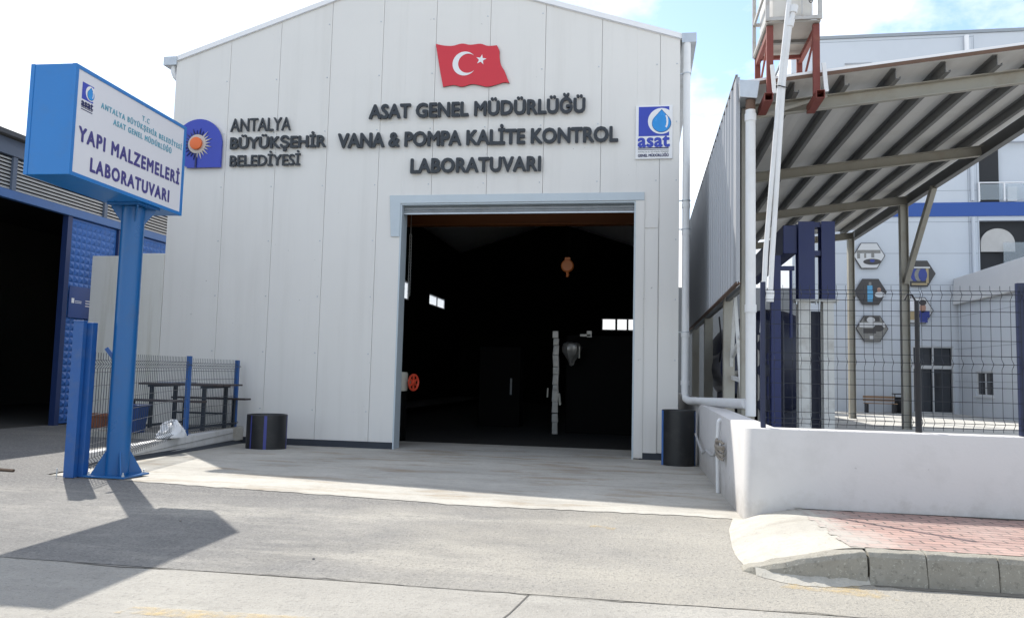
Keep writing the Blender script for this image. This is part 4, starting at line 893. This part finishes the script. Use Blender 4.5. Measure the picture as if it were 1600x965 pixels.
t = thing('mesh_fence', (12.5,-5.88,WT), 'dark mesh fence with navy posts on the retaining wall at right', 'fence')
fy = -5.87
for x, w in ((10.90,.05),(13.455,.08),(16.0,.08)): MB().box(x-w/2, x+w/2, fy-.03, fy+.03, WT+.001, 2.565).build('fence_post', 'navy_steel', t, bevel=.004)
BN2, HR2 = (.055, .46, .935), (.02, .055, .10, .20, .30, .40, .46, .515, .62, .72, .82, .895, .935, .965)
for x0, x1 in ((10.92,12.47),(12.49,13.44),(13.47,15.98)):
    mesh_panel((x0,fy-.03,0),(x1,fy-.03,0), WT+.03, WT+.03, 2.53, 2.53, BN2, HR2, .088, .0028, .0034, 1, 'dark_wire', t)
t = thing('slim_post', (12.48,-5.80,WT), 'slim black pole with a hooked tip behind the mesh fence at right', 'pole')
MB().tube([(12.48,-5.79,WT),(12.48,-5.79,1.72)], .032, 12).tube([(12.48,-5.79,1.72),(12.48,-5.79,2.38)], .022, 12).build('pole', 'black_steel', t, smooth=True)
MB().tube([(12.48,-5.79,2.36),(12.44,-5.79,2.44),(12.39,-5.79,2.45),(12.36,-5.79,2.39)], .010, 8).build('hook', 'black_steel', t, smooth=True)

# ================================================================ CANOPY
def rz(x): return 6.251 + .1074*(x-12.39)
t = thing('steel_canopy', (13.8, 5, .3), 'open steel canopy with a tilted sheet roof and ribbed side wall beside the hall', 'canopy')
CY0, CY1, CXR = -2.2, 13.6, 16.86
a = MB(); n = 34
prf = []
for i in range(46):
    x = 11.12 + i*.1275; prf.append((x, rz(x) + (.0 if i % 2 else .006)))
prf = [p for p in prf if p[0] < CXR]
a.prism([(x,CY0,z) for x, z in prf] + [(x,CY0,z+.012) for x, z in reversed(prf)], (0,CY1-CY0,0))
a.build('roof_sheet', 'canopy_sheet', t)
MB().prism([(11.1,CY0-.012,rz(11.1)+.045),(CXR,CY0-.012,rz(CXR)+.045),(CXR,CY0-.012,rz(CXR)+.085),(11.1,CY0-.012,rz(11.1)+.085)], (0,.3,0)).build('edge_trim', 'flash', t)
MB().prism([(11.1,CY0-.008,rz(11.1)-.015),(CXR,CY0-.008,rz(CXR)-.015),(CXR,CY0-.008,rz(CXR)+.044),(11.1,CY0-.008,rz(11.1)+.044)], (0,.006,0)).build('edge_strip', 'brown', t)
for x in (11.22, 11.95, 12.70, 13.45, 14.17, 14.90, 15.62, 16.34):
    z = rz(x) - .005
    a = MB(); a.box(x-.004, x+.004, CY0+.12, CY1-.1, z-.165, z); a.box(x+.004, x+.07, CY0+.12, CY1-.1, z-.165, z-.157); a.box(x-.07, x-.004, CY0+.12, CY1-.1, z-.008, z); a.box(x+.062, x+.07, CY0+.12, CY1-.1, z-.157, z-.13)
    a.build('purlin', 'canopy_grey', t)
BY = (-1.66, 2.98, 7.7, 13.1)
for y in BY:
    for dx in (0,):
        p, q = V(11.2,y,rz(11.2)-.28), V(CXR-.18,y,rz(CXR-.18)-.28)
        a = MB(); a.bar(p, q, .014, .21); a.bar(p+V(0,-.05,.105), q+V(0,-.05,.105), .11, .012); a.bar(p+V(0,-.05,-.105), q+V(0,-.05,-.105), .11, .012)
        a.build('roof_beam', 'canopy_steel', t)
MB().box(CXR-.16, CXR-.10, CY0+.3, CY1-.2, rz(16.7)-.38, rz(16.7)-.10).box(CXR-.24, CXR-.1, CY0+.3, CY1-.2, rz(16.7)-.41, rz(16.7)-.39).build('edge_beam', 'canopy_grey', t)
MB().box(CXR-.35, CXR-.30, CY0+.3, CY1-.2, rz(16.5)-.08, rz(16.5)-.05).build('edge_strip', 'flash', t)
for y in (7.7, 13.1):
    x = 16.58; z1 = rz(x)-.40
    a = MB(); a.box(x-.10, x-.085, y-.1, y+.1, .3, z1); a.box(x+.085, x+.10, y-.1, y+.1, .3, z1); a.box(x-.084, x+.084, y-.012, y+.012, .3, z1); a.build('column', 'canopy_steel', t)
    if y < 10: MB().bar((x,y-.1,4.2),(x+.05,y-2.1,z1), .12, .16).build('brace', 'canopy_steel', t)
for y in (-1.66, 1.0, 5.6, 10.2):
    a = MB(); x = 11.28; a.box(x-.10, x+.10, y-.11, y-.095, .3, 5.9); a.box(x-.10, x+.10, y+.095, y+.11, .3, 5.9); a.box(x-.012, x+.012, y-.094, y+.094, .3, 5.9); a.build('column', 'canopy_steel', t)
for p, q in (((11.3,.15,3.0),(11.3,-.95,1.0)),((11.32,.3,3.0),(11.32,1.2,1.2)),((11.34,-1.4,2.5),(11.34,1.0,1.9)),((11.34,-1.5,1.45),(11.34,1.3,1.55))): MB().bar(p, q, .06, .07).build('brace', 'press_white', t)
MB().box(11.22, 11.3, -1.6, 13, 3.0, 3.08).box(11.22, 11.3, -1.6, 13, 5.0, 5.08).build('side_rail', 'canopy_grey', t)
a = MB(); y = -1.70; pts = []
while y < 13.4:
    pts += [(11.12,y),(11.12,y+.20),(11.05,y+.24),(11.05,y+.36)]; y += .42
a.prism([(x,y,3.02) for x, y in pts] + [(x+.008,y,3.02) for x, y in reversed(pts)], (0,0,3.30))
a.build('side_cladding', 'clad', t)
MB().box(11.06, 11.12, -2.06, -1.705, 3.03, 6.32).box(11.075, 11.085, -2.075, -2.062, 3.0, 6.36).build('corner_trim', 'clad', t)
MB().box(11.055, 11.13, -2.06, 13.4, 2.995, 3.018).build('bottom_trim', 'brown', t)
MB().box(11.05, 11.09, -2.06, 13.4, 6.325, 6.36).build('top_trim', 'canopy_grey', t)
a = MB(); a.add([(11.09,-2.24,6.21),(11.40,-2.24,6.18),(11.36,-2.24,5.90),(11.10,-2.24,5.93),(11.09,13,6.21),(11.40,13,6.18),(11.36,13,5.90),(11.10,13,5.93)], [(0,1,2,3),(7,6,5,4),(0,4,5,1),(1,5,6,2),(2,6,7,3),(3,7,4,0)])
g = a.build('gutter', 'zinc', t, bevel=.006)
MB().tube([(11.27,-2.14,5.72),(11.27,-2.14,5.90)], .075, 16).build('gutter_outlet', 'brown', g)
a = MB(); a.tube([(11.27,-2.14,5.74),(11.27,-2.14,.95)], .078, 18)
for z in (5.62, 2.6): a.tube([(11.27,-2.14,z-.06),(11.27,-2.14,z+.06)], .09, 18)
a.build('downpipe', 'pvc', t, smooth=True)
MB().bar((11.42,-1.75,5.75),(12.5,-1.8,6.05), .03, .05).build('stay', 'canopy_steel', t)

# ================================================================ TANK STAND, TANK, WATER PIPES
t = thing('tank_stand', (11.9,-1.8,5.8), 'rust red steel stand on the canopy roof edge carrying the caged tank', 'stand')
for x in (11.50, 12.26):
    zf = 5.84 + (.02 if x > 12 else 0)
    a = MB(); y0, y1 = -2.46, -1.72; w, h, e = .062, .062, .008
    for (xa, xb, za, zb) in ((x-w,x+w,zf-h,zf-h+e),(x-w,x+w,zf+h-e,zf+h),(x-w,x-w+e,zf-h+e,zf+h-e),(x+w-e,x+w,zf-h+e,zf+h-e)): a.box(xa, xb, y0, y1, za, zb)
    a.box(x-w+e, x+w-e, y0+.3, y0+.31, zf-h+e, zf+h-e); a.build('foot_tube', 'stand_red', t)
    lx = x + (.04 if x < 12 else -.03)
    MB().box(lx-.05, lx+.05, -2.34, -2.27, 5.90, 7.02).build('leg', 'stand_red', t, bevel=.004)
    MB().box(lx-.045, lx+.045, -1.05, -.98, rz(12)+.05, 7.02).build('leg', 'stand_red', t, bevel=.004)
    MB().box(lx-.035, lx+.035, -2.26, -1.06, 6.90, 6.99).build('side_rail', 'stand_red', t)
    MB().bar((lx,-2.2,6.88),(lx,-1.1,6.35), .03, .03).build('brace', 'stand_red', t)
    MB().bar((x+.06,-2.40,6.36),(x+.09,-2.43,5.90), .06, .03).build('bracket', 'pvc', t)
MB().box(11.55, 12.2, -1.30, -1.24, 6.90, 6.96).build('cross_rail', 'stand_red', t)
MB().box(11.48, 12.28, -2.40, -.98, 7.03, 7.055).build('deck', 'wood_ply', t)
a = MB(); a.box(11.5, 12.26, -1.75, -1.68, 6.98, 7.028); a.build('deck_joist', 'canopy_grey', t)
t = thing('water_tank', (11.9,-1.7,7.06), 'white plastic water tank in a steel cage on the red stand', 'tank')
a = MB()
a.box(11.56, 12.20, -2.33, -1.05, 7.10, 8.30); a.build('tank_body', 'tank', t, bevel=.10, smooth=True)
a = MB(); X0, X1, Y0, Y1 = 11.49, 12.27, -2.41, -.97
for x in (X0, X1):
    for y in (Y0, Y1): a.box(x-.03, x+.03, y-.02, y+.02, 7.06, 8.35)
for z in (7.09, 7.65, 8.3):
    a.box(X0+.031, X1-.031, Y0-.018, Y0+.018, z-.028, z+.028); a.box(X0+.031, X1-.031, Y1-.018, Y1+.018, z-.028, z+.028); a.box(X0-.018, X0+.018, Y0+.021, Y1-.021, z-.028, z+.028); a.box(X1-.018, X1+.018, Y0+.021, Y1-.021, z-.028, z+.028)
for x in (11.78, 12.0): a.box(x-.012, x+.012, Y0-.03, Y0-.019, 7.12, 8.3)
a.build('cage', 'cage', t)
a = MB(); c = V(12.13,-2.44,7.36)
for i in range(2): a.tube([c+V(.03*math.cos(2*PI*k/10),-.008*i,.05*math.sin(2*PI*k/10)+.03*i) for k in range(11)], .006, 5, caps=False)
a.build('cable_tie', 'black_steel', t)
wp = 'white pipes running down from the water tank'
a = MB(); a.tube([(11.86,-2.72,7.9),(11.76,-2.72,7.25),(11.625,-2.7,5.96),(11.415,-2.68,3.4),(11.365,-2.66,2.2)], .036, 14)
for z, x in ((5.9,11.62),(4.2,11.49)): pass
tag(a.build('water_pipe', 'pvc', smooth=True), 'left of the two slanting white pipes, running above the frame from the tank', 'pipe', wp)
a = MB(); a.tube([(11.83,-2.60,7.13),(11.835,-2.68,7.13),(11.83,-2.72,7.10),(11.76,-2.72,6.80),(11.67,-2.71,5.96),(11.505,-2.68,3.3),(11.48,-2.66,2.72)], .038, 14)
a.tube([(11.815,-2.72,7.03),(11.835,-2.715,7.14)], .058, 14); a.tube([(11.765,-2.72,6.82),(11.79,-2.72,6.93)], .054, 14); a.tube([(11.474,-2.66,2.66),(11.478,-2.66,2.82)], .062, 14)
tag(a.build('water_pipe', 'pvc', smooth=True), 'right of the two slanting white pipes, with a rounded elbow at its top', 'pipe', wp)
tag(MB().tube([(11.59,-2.76,5.9),(11.72,-2.76,5.86)], .008, 6).tube([(11.59,-2.76,5.9),(11.57,-2.72,5.92),(11.58,-2.66,5.9)], .008, 6).build('wire_tie', 'black_steel'), 'thin wire tie round the two white pipes below the roof edge', 'wire tie')

# ================================================================ MACHINES UNDER THE CANOPY
t = thing('test_press', (12.9, 1.1, .3), 'tall blue press frame on two pale posts under the canopy', 'press')
for x0, x1 in ((12.57,12.87),(12.99,13.24)):
    a = MB(); a.box(x0, x1, .94, .955, 3.06, 4.56); a.box(x0, x1, 1.22, 1.235, 3.06, 4.56); a.box((x0+x1)/2-.01, (x0+x1)/2+.01, .956, 1.219, 3.06, 4.56); a.box(x0, x0+.09, .93, .94, 3.06, 4.56); a.build('blue_upright', 'press_blue', t)
    a = MB(); a.box(x0-.07, x1+.05, .88, 1.30, 3.02, 3.055); a.build('cap_plate', 'press_white', t)
    a = MB(); xa, xb = (x0, x1-.08) if x0 < 12.8 else (x0+.03, x1-.03); a.box(xa, xb, .96, .98, .3, 3.018); a.box(xa, xb, 1.2, 1.22, .3, 3.018); a.box((xa+xb)/2-.01, (xa+xb)/2+.01, .981, 1.199, .3, 3.018); a.build('pale_post', 'press_white', t)
    for xx in (x0-.04, x1+.02): MB().lathe((xx,.95,2.96), [(.02,0),(.02,.06),(.001,.06)], 6).build('bolt', 'zinc', t)
for z in (3.9, 4.45): MB().box(12.871, 12.989, .97, 1.2, z, z+.1).build('tie_bar', 'press_blue', t)
MB().box(12.70, 13.12, 1.32, 1.36, .42, 2.86).build('guard_plate', 'drum', t, bevel=.01)
MB().box(12.30, 12.56, 1.0, 6.2, 3.95, 4.50).build('girder', 'press_blue', t, bevel=.01)
t = thing('blue_post', (12.14,1.0,.3), 'slender navy post with a hanging rod left of the blue press', 'post')
MB().box(12.06, 12.24, .92, 1.08, .3, 3.9).build('post', 'press_blue', t, bevel=.006)
MB().tube([(12.42,.9,3.6),(12.42,.9,2.3)], .03, 10).build('rod', 'press_blue', t, smooth=True)
MB().box(12.1, 12.5, .96, 1.04, 3.62, 3.70).build('arm', 'press_blue', t)
t = thing('round_vessel', (12.95,6,.3), 'big dark navy round vessel lying under the canopy behind the press', 'vessel')
a = MB(); a.lathe((12.72,5,1.95), [(.001,-.25),(.7,-.18),(1.10,-.02),(1.27,.2),(1.27,3.4),(1.10,3.6),(.001,3.8)], 48, axis='y'); a.build('shell', 'drum', t, smooth=True)
for y in (5.6, 7.8): MB().box(12.2, 13.7, y-.1, y+.1, .3, 1.1).build('saddle', 'drum', t)
t = thing('pump_group', (11.9,2.6,.3), 'dark pump set with pipes behind the ribbed side wall', 'pump')
MB().lathe((11.95,3.6,1.75), [(.001,-.5),(.45,-.48),(.6,-.3),(.6,3.9),(.45,4.1),(.001,4.1)], 32, axis='y').build('motor', 'drum', t, smooth=True)
MB().tube([(11.5,.6,1.55),(11.55,2.0,1.62),(11.6,4.5,1.5)], .07, 12).tube([(11.55,1.2,1.6),(11.55,1.5,1.1),(11.6,1.6,.3)], .06, 12).build('pipe', 'canopy_steel', t, smooth=True)
MB().box(11.4, 12.0, 2.2, 4.6, .3, 1.2).build('base', 'drum', t)
MB().tube([(11.35,3.6,2.9),(11.38,3.3,2.3),(11.36,3.6,1.9),(11.45,4.1,1.75)], .018, 8).build('hose', 'black_steel', t, smooth=True)
t = thing('yard_machine', (12.0,2.5,.3), 'cluster of dark valves and rods between navy post and blue press', 'machine')
MB().box(11.42, 12.52, 2.2, 3.0, .3, 2.75).build('body', 'drum', t, bevel=.02)
for k, x in enumerate((11.8,11.98,12.16,12.34)): MB().tube([(x,2.0,.4),(x,2.0,2.3+.12*(k%2))], .022, 8).build('rod', 'steel' if k % 2 else 'press_blue', t, smooth=True)
for z in (1.0, 1.7, 2.2): MB().lathe((12.08,1.95,z), [(.001,-.04),(.14,-.04),(.14,.04),(.001,.04)], 20, axis='y').build('valve_wheel', 'drum', t, smooth=True)

# ================================================================ FAR BUILDING
FBY = 20.0
t = thing('office_building', (22, FBY, .3), 'long pale grey building with a blue band and hexagon pictures behind the canopy', 'building')
H1 = (23.40, 27.5, 9.05, 11.6); H2 = (23.36, 26.6, 6.2, 8.28); HD = (20.68, 22.26, .3, 3.05); HS = (18.16, 19.28, 14.85, 15.2)
MB().holes(15.95, 45.0, .3, 16.28, [H1, H2, HD, HS], FBY, FBY+.3).build('wall', 'far', t)
a = MB()
for z in [1.62+1.32*k for k in range(12)]:
    for x0, x1 in ((15.96,20.6),(20.6,22.3),(22.3,23.3)):
        if not (x0 == 20.6 and z < 3.2): a.box(x0, x1, FBY-.004, FBY-.0005, z, z+.022)
for x in (22.95, 23.3): a.box(x, x+.02, FBY-.004, FBY-.0005, 3, 16.2)
a.build('panel_joint', mat('joint_grey', (.33,.36,.40), .7), t)
MB().box(15.95, 45, FBY+.31, 34, .3, 16.2).build('core', 'far', t)
MB().box(15.9, 45, FBY-.06, 34.1, 16.29, 16.42).build('parapet_cap', mat('cap_grey', (.30,.33,.36), .5), t)
MB().box(15.95, 45, FBY-.05, FBY-.005, 8.46, 9.04).build('blue_band', 'far_blue', t)
a = MB(); a.box(H1[0], H1[1], FBY+.24, FBY+.305, H1[2], H1[3]); 
a.build('recess_back', 'far', t); MB().box(23.42, 24.2, FBY+.12, FBY+.235, 9.06, 11.55).build('recess_opening', 'dark', t)
MB().box(H2[0], H2[1], FBY+.24, FBY+.305, H2[2], H2[3]).build('recess_back', 'dark', t)
MB().box(25.3, 26.6, FBY+.1, FBY+.235, 6.2, 8.28).build('recess_pier', 'grey', t)
pts = [(23.45,7.0),(24.75,7.0)] + [(24.1+.65*math.cos(PI*i/16), 7.35+.62*math.sin(PI*i/16)) for i in range(17)]
MB().prism([(x,FBY+.12,z) for x, z in pts], (0,.08,0)).build('arched_panel', mat('arched_panel', (.55,.53,.50), .7, 0, .2, 2), t)
MB().box(HS[0], HS[1], FBY+.2, FBY+.305, HS[2], HS[3]).build('slot_back', 'flash', t)
MB().tube([(23.1,FBY-.09,.4),(23.1,FBY-.09,8.4)], .07, 10).tube([(23.1,FBY-.09,9.1),(23.1,FBY-.09,16)], .07, 10).build('downpipe', 'far', t)
MB().tube([(23.0,FBY-.12,15.3),(23.0,FBY-.12,16.15)], .09, 10).build('vent_pipe', 'flash', t)
d = MB().holes(HD[0], HD[1], .31, 3.05, [(20.74,21.45,2.26,2.99),(21.52,22.2,2.26,2.99),(20.74,21.45,.36,2.12),(21.52,22.2,.36,2.12)], FBY+.05, FBY+.12).build('door', 'alu', t)
MB().box(20.7, 22.24, FBY+.2, FBY+.25, .31, 3.04).build('door_glass', 'glass', d)
MB().box(19.55, 20.66, FBY-.02, FBY-.002, .31, 3.1).build('panel_patch', 'far', t)
rl = MB(); z0, z1 = 9.12, 9.84
for x in (23.34, 24.3, 25.26, 26.2): rl.tube([(x,FBY-.12,z0-.06),(x,FBY-.12,z1)], .035, 8)
rl.tube([(23.3,FBY-.12,z1),(27,FBY-.12,z1)], .03, 8); r_ = rl.build('railing', 'flash', t)
MB().box(23.36, 27, FBY-.125, FBY-.115, z0, z1-.06).build('glass_panel', 'clear', r_)
MB().box(24.5, 24.85, FBY+.06, FBY+.2, 9.1, 9.7).build('cabinet', 'flash', t)
MB().box(24.2, 27, FBY-.14, FBY-.12, 6.35, 7.35).build('glass_panel', 'clear', t)
t = thing('annex_building', (22.45, 16, .3), 'low pale annex with a thick parapet and small window beside the fence at right', 'building')
MB().holes(8.0, FBY-.06, .3, 4.75, [(16.86,18.4,1.09,2.03)], 22.454, 22.6, axis='x').box(22.61, 40, 8, FBY-.06, .3, 4.7).build('wall', 'far', t)
a = MB(); a.prism([(22.25,7.9,4.76),(22.25,FBY-.06,4.76),(22.30,FBY-.06,5.85),(22.30,7.9,5.85)], (15,0,0)); a.build('parapet', 'pic_white', t, bevel=.02)
f_ = MB().holes(16.86, 18.4, 1.09, 2.03, [(16.92,17.6,1.15,1.97),(17.66,18.34,1.15,1.97)], 22.5, 22.54, axis='x').build('window', 'frame_white', t)
MB().box(22.545, 22.555, 16.88, 18.38, 1.11, 2.01).build('pane', 'glass', f_)
MB().box(22.40, 22.45, 16.75, 18.5, 1.03, 1.085).build('sill', 'frame_white', t)
a = MB()
for z in (1.62, 2.94, 4.26): a.box(22.447, 22.453, 8, FBY-.06, z, z+.02)
a.build('panel_joint', 'joint', t) if 'joint' in M else a.build('panel_joint', MATS['joint_grey'], t)

tag(MB().box(10.7, 15.9, 18.0, 18.2, .3, 5.2).build('boundary_wall', 'grey'), 'plain grey wall seen far behind the columns under the ribbed side wall', 'wall')
# hexagon pictures
HEX = [(19.02,6.80,0),(19.06,5.28,1),(19.10,3.74,2),(20.97,6.05,3),(20.86,4.52,4)]
HL = ['hexagon picture of a pale hall with a dark round pool, topmost on the left', 'dark hexagon picture with a light blue cylinder, below the pale hall picture', 'grey hexagon picture of cluttered equipment, lowest on the left', 'hexagon picture of stacked dark rings, upper one behind the column', 'hexagon picture of a person in a blue shirt, lower one behind the column']
for hx, hz, kind in HEX:
    y0 = FBY-.06; t = thing('hexagon_picture', (hx, y0, hz-.55), HL[kind], 'picture', 'hexagon pictures on the far facade')
    def hexa(r, y, d, m, nm, cut=None):
        pts = [(hx+r*math.cos(PI*i/3), hz+r*.98*math.sin(PI*i/3)) for i in range(6)]
        MB().prism([(x,y,z) for x, z in pts], (0,-d,0)).build(nm, m, t)
    hexa(.64, y0, .05, 'pic_dark', 'picture_frame')
    base = ['pic_white','pic_dark','pic_grey','pic_dark','pic_white'][kind]
    hexa(.605, y0-.051, .006, base, 'picture_face')
    a_ = lambda: MB(); Y1_ = y0-.058
    def blob(x, z, rx, rz_, m, nm, k=0): MB().disc((hx+x, Y1_-.004*k, hz+z), rx, (1,0,0), (0,0,1), 24, (0,-.003,0), rz_).build(nm, m, t)
    def rect(x0, x1, z0, z1, m, nm, k=0): MB().box(hx+x0, hx+x1, Y1_-.003-.004*k, Y1_-.004*k, hz+z0, hz+z1).build(nm, m, t)
    if kind == 0:
        rect(-.5,.45,.10,.24,'pic_grey','print'); rect(-.48,-.36,-.12,.09,'pic_grey','print'); rect(-.2,-.12,-.1,.09,'pic_grey','print'); rect(.08,.2,-.08,.12,'pic_grey','print',1); blob(.12,-.26,.36,.13,'pic_dark','print'); blob(.12,-.22,.10,.06,'pic_royal','print',1)
    elif kind == 1:
        rect(-.13,.09,-.42,.26,'pic_blue','print'); rect(-.07,.03,.27,.4,'pic_grey','print'); blob(.36,-.12,.20,.12,'pic_white','print'); blob(.33,.08,.08,.1,'pic_skin','print')
    elif kind == 2:
        rect(-.3,.3,.3,.5,'pic_dark','print'); blob(-.05,.36,.16,.12,'pic_white','print',1); rect(-.35,.15,-.2,.0,'pic_dark','print',1); blob(.25,.02,.2,.14,'pic_dark','print',2); rect(-.5,.5,.05,.24,'pic_white','print'); rect(-.1,.06,-.45,-.3,'pic_white','print')
    elif kind == 3:
        rect(-.2,.42,.22,.28,'pic_white','print'); rect(.26,.36,-.4,.21,'pic_tan','print')
        for k in range(4): blob(-.32+.15*k,-.06,.17,.26,'pic_royal' if k % 2 else 'pic_grey','print',k)
        rect(-.3,.3,-.48,-.40,'pic_tan','print')
    else:
        rect(-.28,.1,-.05,.45,'flash','print'); blob(.22,.10,.12,.2,'pic_skin','print',1); blob(.22,.32,.14,.12,'pic_dark','print',2); rect(.02,.48,-.3,-.02,'pic_royal','print',1); rect(.1,.4,-.5,-.301,'pic_royal','print',1); rect(-.1,.1,-.14,-.06,'pic_skin','print',2); rect(-.5,-.05,-.4,-.06,'pic_tan','print')
t = thing('bench', (19.2, 18.8, .3), 'wooden slatted bench by the far pale facade', 'bench')
a = MB()
for k in range(3): a.box(18.5, 19.7, 18.7+.13*k, 18.81+.13*k, .66, .69)
a.build('seat', 'wood', t)
a = MB()
for k in range(2): a.box(18.5, 19.7, 19.10, 19.13, .76+.12*k, .85+.12*k)
a.build('backrest', 'wood', t)
for x in (18.58, 19.62): MB().box(x-.03, x+.03, 18.72, 19.12, .3, .655).build('leg', 'black_steel', t)
t = thing('litter_bin', (19.95, 19.2, .3), 'small dark litter bin beside the wooden bench', 'bin')
MB().lathe((19.98,19.2,.3), [(.001,0),(.20,0),(.24,.62),(.21,.64),(.001,.5)], 20).build('body', 'black_steel', t, smooth=True)
MB().box(19.68, 20.28, 19.0, 19.4, 1.05, 1.09).build('lid', 'black_steel', t)
for xx in (19.74, 20.22): MB().tube([(xx,19.2,.3),(xx,19.2,1.05)], .018, 6).build('post', 'black_steel', t)
# pebbles on the road
rj = random.Random(77); pb = None
def pebble(x, y, r, label):
    a = MB(); k = 9; prof = [(.001,0),(r*.9,.0),(r,r*.5),(r*.6,r*1.0),(.001,r*1.1)]; vs = []
    for rr, z in prof:
        for j in range(k):
            an = 2*PI*j/k; f = 1 + rj.uniform(-.22,.22); vs.append((x+rr*f*math.cos(an), y+rr*f*.8*math.sin(an), z+.001))
    a.add(vs, [(i*k+j, i*k+(j+1)%k, (i+1)*k+(j+1)%k, (i+1)*k+j) for i in range(4) for j in range(k)])
    tag(a.build('pebble', 'stone'), label, 'stone', 'pebbles lying on the road')
for (x, y, r, l) in ((9.62,-9.85,.028,'grey pebble on the pale road slab, left of the closest pair'),(9.86,-9.87,.026,'grey pebble on the pale road slab, right of the closest pair'),(9.45,-9.80,.012,'tiny pebble left of the larger pair on the road slab'),(10.3,-9.62,.02,'small lone pebble on the road before the kerb end'),(7.05,-8.6,.012,'tiny lone pebble on the asphalt in the middle'),(5.2,-7.5,.014,'tiny pale pebble on the asphalt near the sign shadow')):
    pebble(x, y, r, l)
